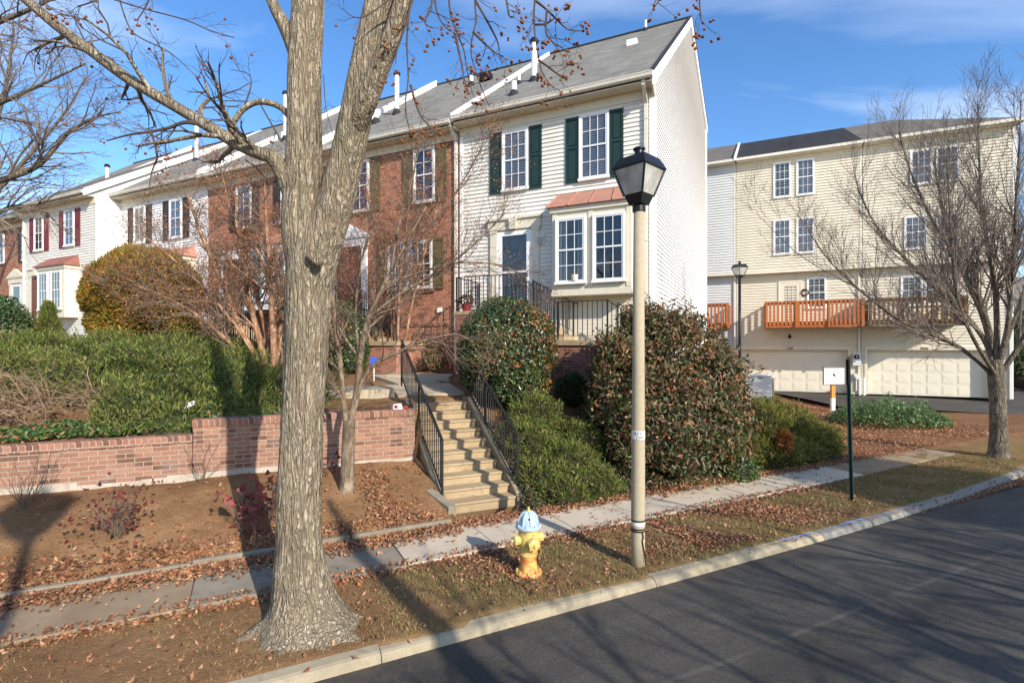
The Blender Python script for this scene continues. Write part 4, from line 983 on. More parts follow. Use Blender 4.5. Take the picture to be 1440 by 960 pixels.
m = MB(); pts = [Vector((.38, -.92, 0)).normalized()*.125+Vector((.06, 0, .36))]
for k in range(1, 9): pts.append(pts[0]+Vector((.02*math.sin(k*.6)+.004*k, .003*k, -.020*k)))
for a, b in zip(pts[:-1], pts[1:]): m.bar(a, b, .012, .006)
pts = [Vector((-.14, -.055, .37)), Vector((-.13, -.06, .335)), Vector((-.115, -.07, .325)), Vector((-.10, -.075, .345))]
for a, b in zip(pts[:-1], pts[1:]): m.bar(a, b, .010, .006)
m.build('chain', M['hyd_chain'], hy)

# ------------------------------------------------------------------ street lamps
def lamp(loc, H, rz, label, sc=1.0, mat='conc_post', r0=.082, r1=.062, detail=True, tilt=0):
    e = empty('street_lamp', loc, rz, label, 'street lamp', 'lantern street lamps')
    e.rotation_euler = (R(tilt), R(.3 if detail else 0), rz)
    m = MB(); m.lathe([(r0, -.1), (r0, .3), (r0*.98, 1.2), ((r0+r1)/2, H*.55), (r1, H)], n=24); m.build('lamp_post', M[mat], e, smooth=True)
    z = H; s = sc
    m = MB(); m.lathe([(r1*1.25, z-.03), (r1*1.25, z+.03), (r1*.9, z+.035), (r1*.9, z+.07)], n=20); m.build('collar', M['black_metal'], e)
    def frus(m, a, z0, b, z1):
        m.add([(-a, -a, z0), (a, -a, z0), (a, a, z0), (-a, a, z0), (-b, -b, z1), (b, -b, z1), (b, b, z1), (-b, b, z1)], [(3,2,1,0),(4,5,6,7),(0,1,5,4),(1,2,6,5),(2,3,7,6),(3,0,4,7)])
    m = MB(); frus(m, .085*s, z+.05*s, .125*s, z+.165*s); m.build('lantern_base', M['black_metal'], e)
    m = MB(); frus(m, .123*s, z+.166*s, .212*s, z+.46*s); m.build('lantern_glass', M['lamp_glass'], e)
    m = MB()
    for sx in (-1, 1):
        for sy in (-1, 1):
            m = MB(); m.bar((sx*.124*s, sy*.124*s, z+.15*s), (sx*.218*s, sy*.218*s, z+.47*s), .022*s); m.build('lantern_bar', M['black_metal'], e)
    m = MB(); frus(m, .232*s, z+.462*s, .232*s, z+.492*s); frus(m, .222*s, z+.493*s, .175*s, z+.60*s); frus(m, .172*s, z+.601*s, .06*s, z+.625*s); m.build('lantern_hood', M['black_metal'], e, bevel=.004)
    m = MB(); m.lathe([(.052*s, z+.62*s), (.052*s, z+.70*s), (.070*s, z+.705*s), (.072*s, z+.725*s), (.055*s, z+.735*s), (.01, z+.74*s)], n=18); m.build('hood_cap', M['black_metal'], e)
    return e
lp = P(897, 793, 6.15); lp.z = -2.62
HL = 4.26
L1 = lamp(lp, HL, R(43), 'cream lamp post with black four sided lantern at the kerb near the hydrant')
def band(parent, z, h, r, mat, name):
    m = MB(); m.lathe([(r-.002, z), (r, z+.002), (r, z+h-.002), (r-.002, z+h)], n=24); return m.build(name, mat, parent, smooth=False)
band(L1, 1.52, .10, .0795, M['label_white'], 'number_label')
band(L1, .545, .02, .086, M['black_metal'], 'cable_tie'); band(L1, .45, .018, .086, M['black_metal'], 'cable_tie'); band(L1, .425, .018, .086, M['black_metal'], 'cable_tie'); band(L1, .50, .045, .0835, M['label_white'], 'tape_band')
m = MB(); q = [Vector((.03, -.085, .44)), Vector((.045, -.088, .38)), Vector((.03, -.086, .33)), Vector((.055, -.08, .2)), Vector((.07, -.078, .08))]
q = [Matrix.Rotation(-R(43), 3, 'Z') @ v for v in q]
for a, b in zip(q[:-1], q[1:]): m.bar(a, b, .010)
m.build('cable_tie', M['black_metal'], L1)
def text_on(parent, body, loc, rot, size, mat, name, ext=.001):
    cu = bpy.data.curves.new(name, 'FONT'); cu.body = body; cu.size = size; cu.extrude = ext; cu.align_x = 'CENTER'
    to = bpy.data.objects.new('tmp', cu); me = bpy.data.meshes.new_from_object(to); me.materials.clear(); me.materials.append(mat)
    o = bpy.data.objects.new(name, me); link(o, parent); o.rotation_euler = rot; o.location = loc; return o
for (t, zz_) in (('A5Y7', 1.575), ('234', 1.53)):
    o = text_on(L1, t, (0, 0, 0), (0, 0, 0), .052, M['black_metal'], 'label_lettering')
    for v in o.data.vertices:                      # wrap the lettering round the post
        a = v.co.x/.081-R(43)-R(8); rr = .0805+v.co.z; v.co = Vector((rr*math.sin(a), -rr*math.cos(a), zz_+v.co.y))
b2 = P(1040, 400, 18); b2.z = -2.5
lamp(b2, 4.85, R(20), 'dark slim lantern street lamp in front of the grey sided garage townhouse', .85, 'black_metal', .06, .045, False)
lamp(Vector((2.57, -5.27, -2.62)), 7.9, R(10), 'tall lantern lamp post behind the viewer whose shadow falls along the left bank', 1.3, 'conc_post', .085, .065, False)

# ------------------------------------------------------------------ signs, cooling unit
sp_ = P(1199, 703, 8.7); sp_.z = -2.6
e = empty('street_sign', sp_, 0, 'narrow dark green signpost with its plate seen edge on beside the sidewalk', 'sign')
m = MB(); a, b = Vector((0, 0, -.1)), Vector((-.055, .02, 2.38))
m.bar(a, b, .05, .012); m.bar(a+Vector((-.022, .015, 0)), b+Vector((-.022, .015, 0)), .008, .03); m.bar(a+Vector((.022, .015, 0)), b+Vector((.022, .015, 0)), .008, .03)
m.build('sign_post', M['green'], e)
vd = Vector((sp_.x, sp_.y, 0)).normalized(); nrm = Vector((vd.y, -vd.x, 0))
m = MB(); c = Vector((-.055, .02, 2.20)); ang = R(7); dv_ = Matrix.Rotation(ang, 3, 'Z') @ vd
m.bar(c-dv_*.16, c+dv_*.16, .012, .46); sg = m.build('sign_plate', M['sign_dark'], e)
pp = P(1171, 571, 20.4); pp.z = -2.46
e = empty('notice_board', pp, R(6), 'white notice board with dark frame on an orange wooden post by the driveway', 'sign')
m = MB(); m.box(-.075, .075, -.05, .05, .42, 1.0); m.build('post', M['orange_wood'], e)
m = MB(); m.box(-.075, .075, -.05, .05, -.1, .42); m.build('post_base', M['trim_white'], e)
m = MB(); m.box(-.44, .44, -.085, -.052, .98, 1.62); m.build('board', M['board_white'], e)
m = MB(); m.box(-.46, .46, -.10, -.05, 1.62, 1.66); m.box(-.46, .46, -.10, -.05, .955, .98); m.box(-.47, -.44, -.10, -.05, .955, 1.66); m.box(.44, .47, -.10, -.05, .955, 1.66); m.build('frame', M['deck_grey'], e)
m = MB(); m.prism([(-.07, 1.34), (-.02, 1.30), (.05, 1.27), (.06, 1.32), (.0, 1.37), (-.01, 1.42), (-.05, 1.39)], 'y', -.092, -.086); m.build('emblem', M['black_metal'], e)
ac = P(1068, 540, 15.0); ac.z = -1.86
e = empty('air_conditioner', ac, R(-32), 'pale grey outdoor air conditioner half hidden behind the yellow green juniper', 'air conditioner')
m = MB(); w = .35; m.box(-w, w, -w, w, .05, 1.0); m.box(-w-.03, w+.03, -w-.03, w+.03, -.6, .05)
m.build('housing', M['ac_grey'], e, bevel=.01)
m = MB(); m.box(-w-.015, w+.015, -w-.015, w+.015, 1.001, 1.03); m.lathe([(.28, 1.03), (.29, 1.05), (.05, 1.06)], n=20); m.build('top_grille', M['siding_grey'], e)
m = MB()
for k in range(13): m.box(w+.001, w+.012, -w+.08, w-.08, .12+k*.065, .16+k*.065)
m.build('side_grille', M['core'], e)

# ------------------------------------------------------------------ flowers and small items on the end porch
fp = H2W(-4.78, -1.05, .93); e = empty('potted_plant', fp, 0, 'pot of dark red flowers on the end townhouse porch landing', 'potted plant')
m = MB(); m.lathe([(.09, 0), (.13, .2), (.14, .22), (.12, .22)], n=14); m.build('pot', M['red_plastic'], e)
def leaves_np(pts, nrm_, L, W, jit=.6, fold=.25, rs=nrs):
    """one folded leaf (two triangles) per point; returns V, F"""
    n = len(pts); N = nrm_+rs.normal(0, jit, (n, 3)); N /= np.linalg.norm(N, axis=1)[:, None]+1e-9
    T = rs.normal(0, 1, (n, 3)); T -= N*np.sum(T*N, 1)[:, None]; T /= np.linalg.norm(T, axis=1)[:, None]+1e-9
    B = np.cross(N, T); l = (L*rs.uniform(.45, 1.45, n))[:, None]; w = (W*rs.uniform(.7, 1.3, n))[:, None]
    a = pts-T*l*.5; c = pts+T*l*.5; b = pts+B*w*.5-N*w*fold; d = pts-B*w*.5-N*w*fold
    V_ = np.stack([a, b, c, d], 1).reshape(-1, 3); i = np.arange(n)*4
    return V_, np.concatenate([np.stack([i, i+1, i+2], 1), np.stack([i, i+2, i+3], 1)])
p_ = nrs.normal(0, 1, (160, 3)); p_ /= np.linalg.norm(p_, axis=1)[:, None]; p_ = p_*[.2, .2, .13]+[0, 0, .32]
V_, F_ = leaves_np(p_, p_-[0, 0, .3], .07, .05); npmesh('flowers', V_, F_, M['maroon_leaf'], e)

# ------------------------------------------------------------------ shrubs
def ico(sub=2):
    import bmesh
    b = bmesh.new(); bmesh.ops.create_icosphere(b, subdivisions=sub, radius=1); v = np.array([x.co[:] for x in b.verts]); f = np.array([[x.index for x in a.verts] for a in b.faces]); b.free(); return v, f
IV, IF = ico(3)
def nz3(p, s, seed=0):
    return (np.sin(p[:, 0]*s+seed)*np.sin(p[:, 1]*s*1.13+seed*2)+np.sin(p[:, 2]*s*1.7+seed*3)*np.sin(p[:, 0]*s*.7+1)+np.sin(p[:, 1]*s*2.3+p[:, 2]*s*1.9)*.5)/2
def shrub(name, label, cat, loc, ells, n, L, W, mat, core='core', group=None, shell=.16, up=.3, jit=.7, rough=.12, needle=False, spray=0, mat2=None, frac2=None, seed=1, kind=None, corescale=.86, fold=.25, lo=-.55, cull=None):
    """ells: (cx,cy,cz,rx,ry,rz) relative to loc; leaves spread through the outer shell of the union"""
    rs = np.random.RandomState(seed)
    e = empty(name, loc, 0, label, cat, group)
    if kind: e['kind'] = kind
    cv, cf = [], []; k = 0
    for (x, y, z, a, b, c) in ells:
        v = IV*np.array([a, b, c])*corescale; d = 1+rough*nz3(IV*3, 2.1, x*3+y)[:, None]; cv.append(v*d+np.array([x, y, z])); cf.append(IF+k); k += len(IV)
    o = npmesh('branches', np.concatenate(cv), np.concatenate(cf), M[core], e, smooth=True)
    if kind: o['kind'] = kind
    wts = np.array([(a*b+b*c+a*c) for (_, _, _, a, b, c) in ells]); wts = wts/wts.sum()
    P_, N_ = [], []
    for i, (x, y, z, a, b, c) in enumerate(ells):
        m_ = int(n*wts[i]*1.5); d = rs.normal(0, 1, (m_, 3)); d /= np.linalg.norm(d, axis=1)[:, None]; d = d[d[:, 2] > lo]
        rr = 1+rough*nz3(d*3, 2.1, x*3+y)+rs.uniform(-shell, shell*.35, len(d)); p = d*rr[:, None]*np.array([a, b, c])+np.array([x, y, z])
        keep = np.ones(len(p), bool)
        for j, (x2, y2, z2, a2, b2, c2) in enumerate(ells):
            if j != i: keep &= (((p-[x2, y2, z2])/[a2, b2, c2])**2).sum(1) > .72
        nn = d/np.array([a, b, c]); nn /= np.linalg.norm(nn, axis=1)[:, None]; P_.append(p[keep]); N_.append(nn[keep])
    P_ = np.concatenate(P_); N_ = np.concatenate(N_)
    if cull: k_ = cull(P_+np.array(loc[:])); P_, N_ = P_[k_], N_[k_]
    if needle:      # pointed sprays growing outwards and up
        m_ = len(P_); D = N_+rs.normal(0, jit, (m_, 3))*.7+np.array([0, 0, up]); D /= np.linalg.norm(D, axis=1)[:, None]
        S = np.cross(D, rs.normal(0, 1, (m_, 3))); S /= np.linalg.norm(S, axis=1)[:, None]+1e-9
        l = (L*rs.uniform(.5, 1.4, m_))[:, None]; w = (W*rs.uniform(.6, 1.4, m_))[:, None]
        a = P_-D*l*.3; b = P_+D*l*.25+S*w; c = P_+D*l; d_ = P_+D*l*.25-S*w
        V_ = np.stack([a, b, c, d_], 1).reshape(-1, 3); i = np.arange(m_)*4; F_ = np.concatenate([np.stack([i, i+1, i+2], 1), np.stack([i, i+2, i+3], 1)])
    else: V_, F_ = leaves_np(P_, N_+np.array([0, 0, up*.5]), L, W, jit, fold, rs)
    if mat2 is not None:
        f2 = frac2(P_, rs); mi = np.concatenate([f2, f2]); o = npmesh('foliage', V_, F_, [M[mat], M[mat2]], e, mi=mi)
    else: o = npmesh('foliage', V_, F_, M[mat], e)
    if kind: o['kind'] = kind
    return e
def at_ground(px, Y, dz=0):
    X = (px-CX)/F*Y; return Vector((X, Y, gz(X, Y)+dz))

# round bronze arborvitae
c = P(205, 410, 15.5); g0 = Vector((c.x, c.y, gz(c.x, c.y)))
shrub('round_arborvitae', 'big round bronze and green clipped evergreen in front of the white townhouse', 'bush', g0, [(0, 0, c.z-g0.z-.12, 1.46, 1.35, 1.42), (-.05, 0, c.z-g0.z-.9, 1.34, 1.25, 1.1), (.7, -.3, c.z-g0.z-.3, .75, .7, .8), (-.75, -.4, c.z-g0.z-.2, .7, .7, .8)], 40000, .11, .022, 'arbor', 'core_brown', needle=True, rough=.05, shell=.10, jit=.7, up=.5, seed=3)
# round holly beside the stairs
c = P(713, 487, 11.2); g0 = Vector((c.x, c.y, gz(c.x, c.y)))
def holly_red(p, rs): return ((p[:, 0]*.8-p[:, 1]*.2+p[:, 2]*.1+rs.normal(0, .32, len(p))) > .72).astype(int)
shrub('round_holly', 'round clipped holly with russet leaves on its right side above the stairs', 'bush', g0, [(0, 0, c.z-g0.z-.05, 1.07, 1.05, 1.12), (.1, 0, .55, .85, .85, .8), (-.4, -.1, .7, .6, .6, .7)], 17000, .075, .04, 'holly', needle=False, rough=.06, shell=.12, mat2='holly_red', frac2=holly_red, seed=5)
def vib_g(p, rs): return ((-p[:, 2]*.7+.9+.5*np.sin(p[:, 0]*3+1)*np.sin(p[:, 2]*2.6)+rs.normal(0, .45, len(p))) > .35).astype(int)
# the big withered shrub
c = P(930, 540, 10.2); g0 = Vector((c.x, c.y, gz(c.x, c.y)-.1))
shrub('viburnum_shrub', 'large rounded shrub with withered brown and green leaves behind the lamp post', 'bush', g0,
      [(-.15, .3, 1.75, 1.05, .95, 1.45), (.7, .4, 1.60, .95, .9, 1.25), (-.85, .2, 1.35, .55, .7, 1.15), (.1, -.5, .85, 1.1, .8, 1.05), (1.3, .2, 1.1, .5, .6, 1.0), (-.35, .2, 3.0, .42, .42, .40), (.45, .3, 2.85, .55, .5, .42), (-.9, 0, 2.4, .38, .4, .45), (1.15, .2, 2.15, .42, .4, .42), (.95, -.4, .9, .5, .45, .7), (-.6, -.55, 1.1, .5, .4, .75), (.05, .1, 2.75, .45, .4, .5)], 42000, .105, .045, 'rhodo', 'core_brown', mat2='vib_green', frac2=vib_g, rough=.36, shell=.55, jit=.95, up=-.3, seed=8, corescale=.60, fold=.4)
# junipers on the bank right of the stairs
def bank_e(px, Y, dz, a, b, c_): 
    X = (px-CX)/F*Y; return (X, Y, gz(X, Y)+dz, a, b, c_)
def shrub_abs(name, label, cat, base, ells, *a, **k):
    b = Vector(base); return shrub(name, label, cat, b, [(x-b.x, y-b.y, z-b.z, p, q, r) for (x, y, z, p, q, r) in ells], *a, **k)
E1 = [bank_e(745, 9.6, .20, .45, .5, .55), bank_e(790, 9.4, .12, .6, .55, .5), bank_e(752, 10.4, .25, .5, .5, .5), bank_e(765, 8.9, .10, .50, .4, .42), bank_e(828, 9.0, .05, .5, .45, .42), bank_e(815, 10.2, .1, .5, .5, .5), bank_e(790, 8.55, .02, .45, .3, .32)]
shrub_abs('juniper_shrub', 'feathery green juniper on the bank right of the stairs', 'bush', (E1[1][0], E1[1][1], E1[1][2]-.2), E1, 52000, .065, .009, 'juniper', needle=True, rough=.26, shell=.42, jit=.9, up=.55, seed=12)
E2 = [bank_e(1055, 11.8, .55, .8, .75, .75), bank_e(1100, 12.3, .48, .75, .7, .62), bank_e(1025, 11.0, .4, .6, .5, .6), bank_e(1140, 12.5, .25, .65, .6, .5), bank_e(1080, 11.2, .2, .65, .45, .5), bank_e(1120, 11.6, .12, .5, .4, .4), bank_e(1085, 12.6, .75, .4, .4, .45)]
shrub_abs('juniper_shrub', 'yellow green juniper beside the air conditioner with a russet sprig', 'bush', (E2[0][0], E2[0][1], E2[0][2]-.4), E2, 52000, .085, .011, 'juniper_y', needle=True, rough=.26, shell=.42, jit=.9, up=.55, seed=13)
E3 = [bank_e(1102, 10.9, .55, .13, .13, .24)]
shrub_abs('russet_sprig', 'small russet orange sprig in the yellow green juniper', 'plant', (E3[0][0], E3[0][1], E3[0][2]-.6), E3, 420, .09, .02, 'seed_orange', 'core_brown', needle=True, shell=.3, up=.7, seed=14)
E4 = [bank_e(1040, 10.0, .15, .33, .3, .36)]
shrub_abs('boxwood_plant', 'small glossy bright green plant at the foot of the big brown shrub', 'bush', (E4[0][0], E4[0][1], E4[0][2]-.3), E4, 1500, .06, .03, 'ivy', shell=.3, seed=15)
E5 = [bank_e(820, 8.75, .1, .22, .2, .22), bank_e(850, 8.9, .08, .25, .2, .2)]
# ivy and low cover along the sidewalk
def cover(name, label, cat, region, n, L, W, mats, zoff=.08, seed=1, h=.18, kind='stuff', jit=.5, needle=False):
    """leaves over the ground where region(s,q) in street coordinates gives a height >0"""
    rs = np.random.RandomState(seed); s0, s1, q0, q1 = region[0]; S = rs.uniform(s0, s1, n); Q = rs.uniform(q0, q1, n); hh = region[1](S, Q); k = hh > 0
    S, Q, hh = S[k], Q[k], hh[k]; pts = np.zeros((len(S), 3))
    pts[:, 0] = S*math.cos(SA)-Q*math.sin(SA); pts[:, 1] = S*math.sin(SA)+Q*math.cos(SA)
    for i in range(len(S)): pts[i, 2] = gz(pts[i, 0], pts[i, 1])
    top = hh*(.75+.5*nz3(pts*np.array([1, 1, 0]), 5, seed)); pts[:, 2] += zoff+np.maximum(.02, top)*rs.uniform(.35, 1.0, len(S))
    V_, F_ = leaves_np(pts, np.tile([0, -.35, 1.0], (len(S), 1)), L, W, jit, .25, rs); mi = None
    if isinstance(mats, list):
        r_ = (rs.uniform(0, 1, len(S)) < mats[1]).astype(int); mi = np.concatenate([r_, r_]); mm = [M[mats[0]], M[mats[2]]]
    else: mm = M[mats]
    o = npmesh(name, V_, F_, mm, mi=mi); return tag(o, label, cat, kind=kind)
def ivyh(S, Q):
    lo = 7.12+.06*np.sin(S*3)+.05*np.sin(S*7.3); hi = np.where(S < 8.5, 9.2, 9.2-(S-8.5)*.40)
    return np.where((Q > lo) & (Q < hi) & (S > 3.95) & (S < 12.3), .40*np.clip((Q-lo)*2.5, .18, 1), 0)
cover('ivy_bank', 'low ivy and creeping evergreen covering the bank beside the sidewalk', 'ground cover', ((3.9, 12.4, 7.0, 9.6), ivyh), 80000, .055, .036, ['ivy_dull', .35, 'rhodo'], zoff=.0, seed=21)
def ivy2(S, Q):
    X = S*math.cos(SA)-Q*math.sin(SA); Y = S*math.sin(SA)+Q*math.cos(SA); d = ((X-12.6)/1.9)**2+((Y-17.3)/1.3)**2
    return np.where(d < 1, .95*np.sqrt(np.clip(1-d, 0, 1))+.08, 0)
cover('ground_cover_mound', 'rounded mound of glossy ground cover in front of the garages', 'ground cover', ((15, 24, 6, 14), ivy2), 60000, .085, .055, 'ivy', zoff=.0, seed=22)
def ivy3(S, Q):
    X = S*math.cos(SA)-Q*math.sin(SA); Y = S*math.sin(SA)+Q*math.cos(SA); sw = X*math.cos(WA)+Y*math.sin(WA); qw = -X*math.sin(WA)+Y*math.cos(WA)
    return np.where((qw > 9.2) & (qw < 10.1) & (sw < -1.0) & (sw > -8), .22, 0)+np.where((qw > 9.2) & (qw < 9.8) & (sw >= -1.0) & (sw < .5), .10, 0)
cover('ivy_strip', 'strip of green ivy trailing behind the top of the brick wall', 'ground cover', ((-9, 2, 8.4, 10.8), ivy3), 42000, .065, .045, ['ivy', .12, 'litter'], zoff=.0, seed=23)
# left juniper hedge behind the brick wall
rs = np.random.RandomState(31); EL = []
for sw in np.arange(-11.5, .3, .62):
    for qw, zt in ((9.75, -.88), (10.5, -.62), (11.5, -.22), (12.7, .02), (14.0, .20), (15.3, .20)):
        s_w = sw+rs.uniform(-.2, .2); zz_ = zt-.52+.12*rs.uniform(-1, 1)-.30*sstep(-2.2, .6, s_w)
        if qw < 10.8 and -9.4 < s_w < -2.6: continue
        if 11 < qw < 12 and -9.4 < s_w < -2.6: zz_ += .06; qw += .35
        if qw > 12.5 and s_w > -.9: continue
        w_ = WW(s_w, qw+rs.uniform(-.25, .25)); r_ = rs.uniform(.62, .85); EL.append((w_.x, w_.y, zz_, r_*1.15, r_*.9, .54))
def behind_wall(p):
    qw = -p[:, 0]*math.sin(WA)+p[:, 1]*math.cos(WA); sw = p[:, 0]*math.cos(WA)+p[:, 1]*math.sin(WA); bare = (sw > -9.3) & (sw < -2.7) & (qw < 10.75+.35*np.sin(sw*2.1)+.2*np.sin(sw*5.3)) & (p[:, 2] < -.42); return ~bare & ((qw > 9.26) | ((p[:, 2] > -1.27+.1*(qw < 9.1)) & (qw > 8.98)))
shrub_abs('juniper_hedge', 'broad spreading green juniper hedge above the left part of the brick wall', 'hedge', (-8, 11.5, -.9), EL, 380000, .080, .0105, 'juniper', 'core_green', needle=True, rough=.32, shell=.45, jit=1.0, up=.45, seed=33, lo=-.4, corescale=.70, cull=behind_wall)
# evergreen behind the sapling, small cone, far left bush, right edge evergreen
c = at_ground(478, 14.5); shrub('camellia_bush', 'dark glossy evergreen bush just right of the big forked tree trunk', 'bush', c, [(0, 0, .9, .75, .7, 1.15), (-.6, 0, .6, .6, .6, .8), (.35, -.2, .5, .5, .5, .7)], 9000, .08, .045, 'holly', rough=.12, shell=.2, seed=41)
c = at_ground(68, 19.5); shrub('cypress_cone', 'small narrow green cone shaped conifer in front of the maroon shuttered house', 'conifer', c, [(0, 0, .8, .36, .36, .9), (0, 0, 1.5, .22, .22, .6)], 5000, .1, .02, 'juniper', needle=True, up=1.4, shell=.15, seed=42)
c = at_ground(-8, 17.5); shrub('evergreen_bush', 'rounded green bush at the left edge below the brick townhouse', 'bush', c, [(0, 0, .9, 1.05, .9, 1.25)], 9000, .09, .05, 'holly', rough=.1, shell=.15, seed=43)
c = Vector((29.5, 29, -2.4)); shrub('evergreen_hedge', 'tall dark evergreen hedge at the right edge beyond the garage', 'hedge', c, [(0, 0, 2.0, 1.7, 1.5, 2.6), (2.5, .5, 2.2, 1.8, 1.5, 2.7), (5.2, 1, 2.2, 1.9, 1.5, 2.8)], 16000, .2, .1, 'holly', rough=.15, shell=.2, seed=44)
c = at_ground(805, 11.6); shrub('young_yew', 'small dark green yew seedling against the porch brickwork', 'bush', c+Vector((0, 0, .0)), [(0, 0, .35, .33, .3, .38)], 1800, .09, .014, 'juniper_d', needle=True, shell=.35, up=.5, seed=45)
c = at_ground(610, 14.6); shrub('flower_bed_plant', 'low straggly plant with a few yellow flowers before the brick townhouse', 'plant', c, [(0, 0, .35, .4, .3, .45)], 900, .08, .03, 'rhodo', 'core_brown', shell=.5, seed=46, corescale=.3)

# ------------------------------------------------------------------ trees
class Tree:
    def __init__(s, seed): s.r = random.Random(seed); s.thick = MB(); s.thin = MB(); s.tips = []; s.nl = 0
    def limb(s, pts, rads, n=10, thick=True): (s.thick if thick else s.thin).tube(pts, rads, n, cap=False)
    def grow(s, p, d, L, r, lev, bend=.18, up=.0, kids=4, ratio=.6, ang=38, minr=.0022, seg=4, thickr=.02, gate=None):
        pts = [Vector(p)]; d = Vector(d).normalized(); rr = [r]; R_ = s.r
        for i in range(seg):
            d = (d+Vector((R_.gauss(0, bend), R_.gauss(0, bend), R_.gauss(0, bend)+up))).normalized(); pts.append(pts[-1]+d*(L/seg)); rr.append(max(minr*.6, r*(1-.62*(i+1)/seg)))
        if gate and not gate(pts[-1]): return
        if r > thickr: s.thick.tube(pts, rr, 7, cap=False)
        else: s.thin.tube(pts, rr, 4 if r > .006 else 3, cap=False)
        s.nl += 1
        if lev <= 0: s.tips.append((pts[-1], d)); return
        for k in range(kids):
            t = (k+R_.uniform(.2, .9))/kids*.85+.15; x = t*seg; i = min(int(x), seg-1); q = pts[i].lerp(pts[i+1], x-i); dd = (pts[i+1]-pts[i]).normalized()
            ax = dd.cross(Vector((R_.gauss(0, 1), R_.gauss(0, 1), R_.gauss(0, 1)))).normalized(); nd = Matrix.Rotation(R(ang*R_.uniform(.6, 1.3)), 3, ax) @ dd
            s.grow(q, nd, L*ratio*R_.uniform(.7, 1.2)*(1.15-.4*t), max(minr, rr[i]*.55), lev-1, bend, up, kids, ratio, ang, minr, max(2, seg-1), thickr, gate)
        s.tips.append((pts[-1], d))
    def along(s, pts, rads, n, L, lev, t0=.2, ang=45, **kw):
        """spawn side shoots along a polyline"""
        R_ = s.r
        for k in range(n):
            t = t0+(1-t0)*(k+R_.random())/n; x = t*(len(pts)-1); i = min(int(x), len(pts)-2); q = Vector(pts[i]).lerp(Vector(pts[i+1]), x-i); dd = (Vector(pts[i+1])-Vector(pts[i])).normalized()
            ax = dd.cross(Vector((R_.gauss(0, 1), R_.gauss(0, 1), R_.gauss(0, 1)))).normalized(); nd = Matrix.Rotation(R(ang*R_.uniform(.6, 1.3)), 3, ax) @ dd
            s.grow(q, nd, L*R_.uniform(.6, 1.2)*(1.1-.5*t), rads[i]*.45 if rads[i]*.45 < .03 else .03, lev, **kw)
    def done(s, root, m_thick, m_thin, smooth=True):
        b = root.location
        if s.thick.v: s.thick.build('trunk', m_thick, root, off=b, smooth=smooth)
        if s.thin.v: s.thin.build('twigs', m_thin, root, off=b, smooth=False)
def spline(pts, n=6):
    """Catmull-Rom through (Vector, radius) pairs"""
    out = []; P_ = [Vector((*p, r)) if False else (Vector(p), r) for p, r in pts]
    for i in range(len(P_)-1):
        a, b, c, d = P_[max(0, i-1)], P_[i], P_[i+1], P_[min(len(P_)-1, i+2)]
        for k in range(n):
            t = k/n; f = lambda w, x, y, z: .5*((2*x)+(-w+y)*t+(2*w-5*x+4*y-z)*t*t+(-w+3*x-3*y+z)*t*t*t)
            out.append((f(a[0], b[0], c[0], d[0]), max(.001, f(a[1], b[1], c[1], d[1]))))
    out.append(P_[-1]); return [o[0] for o in out], [o[1] for o in out]
def pxs(lst, n=6):
    return spline([(P(x, y, Y), w/2*Y/F) for (x, y, Y, w) in lst], n)

def balls(mb, tips, rs, prob, r, drop=.06, clus=2):
    for p, d in tips:
        if rs.random() > prob: continue
        for k in range(rs.randint(1, clus)):
            c = p+Vector((rs.uniform(-.03, .03), rs.uniform(-.03, .03), -rs.uniform(.3, 1)*drop)); rr = r*rs.uniform(.75, 1.2)
            n0 = len(mb.v); 
            for v in SV: mb.v.append((c.x+v[0]*rr*rs.uniform(.85, 1.2), c.y+v[1]*rr*rs.uniform(.85, 1.2), c.z+v[2]*rr))
            mb.f.extend([(a+n0, b+n0, e_+n0) for a, b, e_ in SF]); mb.mi.extend([0]*len(SF))
SV, SF = ico(1)
SF = [tuple(int(x) for x in f) for f in SF]

# the big forked tree: lofted trunk with a flared, buttressed foot
TY = 4.85
tb = P(432, 880, TY); tb.z = -2.62
bt = empty('sycamore_tree', tb, 0, 'big forked bare tree with furrowed bark between sidewalk and kerb', 'tree')
T = Tree(5)
prof = [(880, 434, 118), (862, 433, 104), (845, 429, 88), (820, 424, 76), (795, 421, 68), (760, 421, 61), (700, 421, 58), (640, 424, 57), (580, 426, 56), (520, 429, 57), (450, 432, 60), (400, 435, 64), (360, 439, 69), (335, 442, 68), (318, 444, 56), (308, 445, 30), (303, 446, 8)]
rings = []; NR = 64
for (py, px, w) in prof:
    c = P(px, py, TY); rings.append((c, w/2*TY/F))
def trunk_loft(rings, mb, buttress=True, sub=3):
    cs, rs_ = spline([(c, r) for c, r in rings], sub); base = len(mb.v); z0 = cs[0].z
    for i, (c, r) in enumerate(zip(cs, rs_)):
        h = c.z-z0; fl = math.exp(-max(0, h-.02)/.19) if buttress else 0
        for k in range(NR):
            a = 2*math.pi*k/NR
            lob = 1+fl*(.85*max(0, math.cos(a-R(-32)))**5+.45*max(0, math.cos(a-R(205)))**5+.55*max(0, math.cos(a-R(262)))**8+.35*max(0, math.cos(a-R(100)))**5+.25*max(0, math.cos(a-R(160)))**8)-.06*fl
            rr = r*lob*(1+.03*math.sin(a*3+h*2)+.02*math.sin(a*5-h*3)); rr += .005*math.sin(a*21+math.sin(h*9)*1.2)+.004*math.sin(a*34-h*7)+fl*.02*math.sin(a*9+h*8)
            zz_ = c.z - (0.06*fl*(lob-1) if buttress else 0)
            mb.v.append((c.x+math.cos(a)*rr, c.y+math.sin(a)*rr*.92, zz_))
    n = len(cs)
    for i in range(n-1):
        for k in range(NR):
            a = base+i*NR+k; b = base+i*NR+(k+1) % NR; mb.f.append((a, b, b+NR, a+NR)); mb.mi.append(0)
base_ring = [(P(436, 905, TY)*1.0, 150/2*TY/F)]
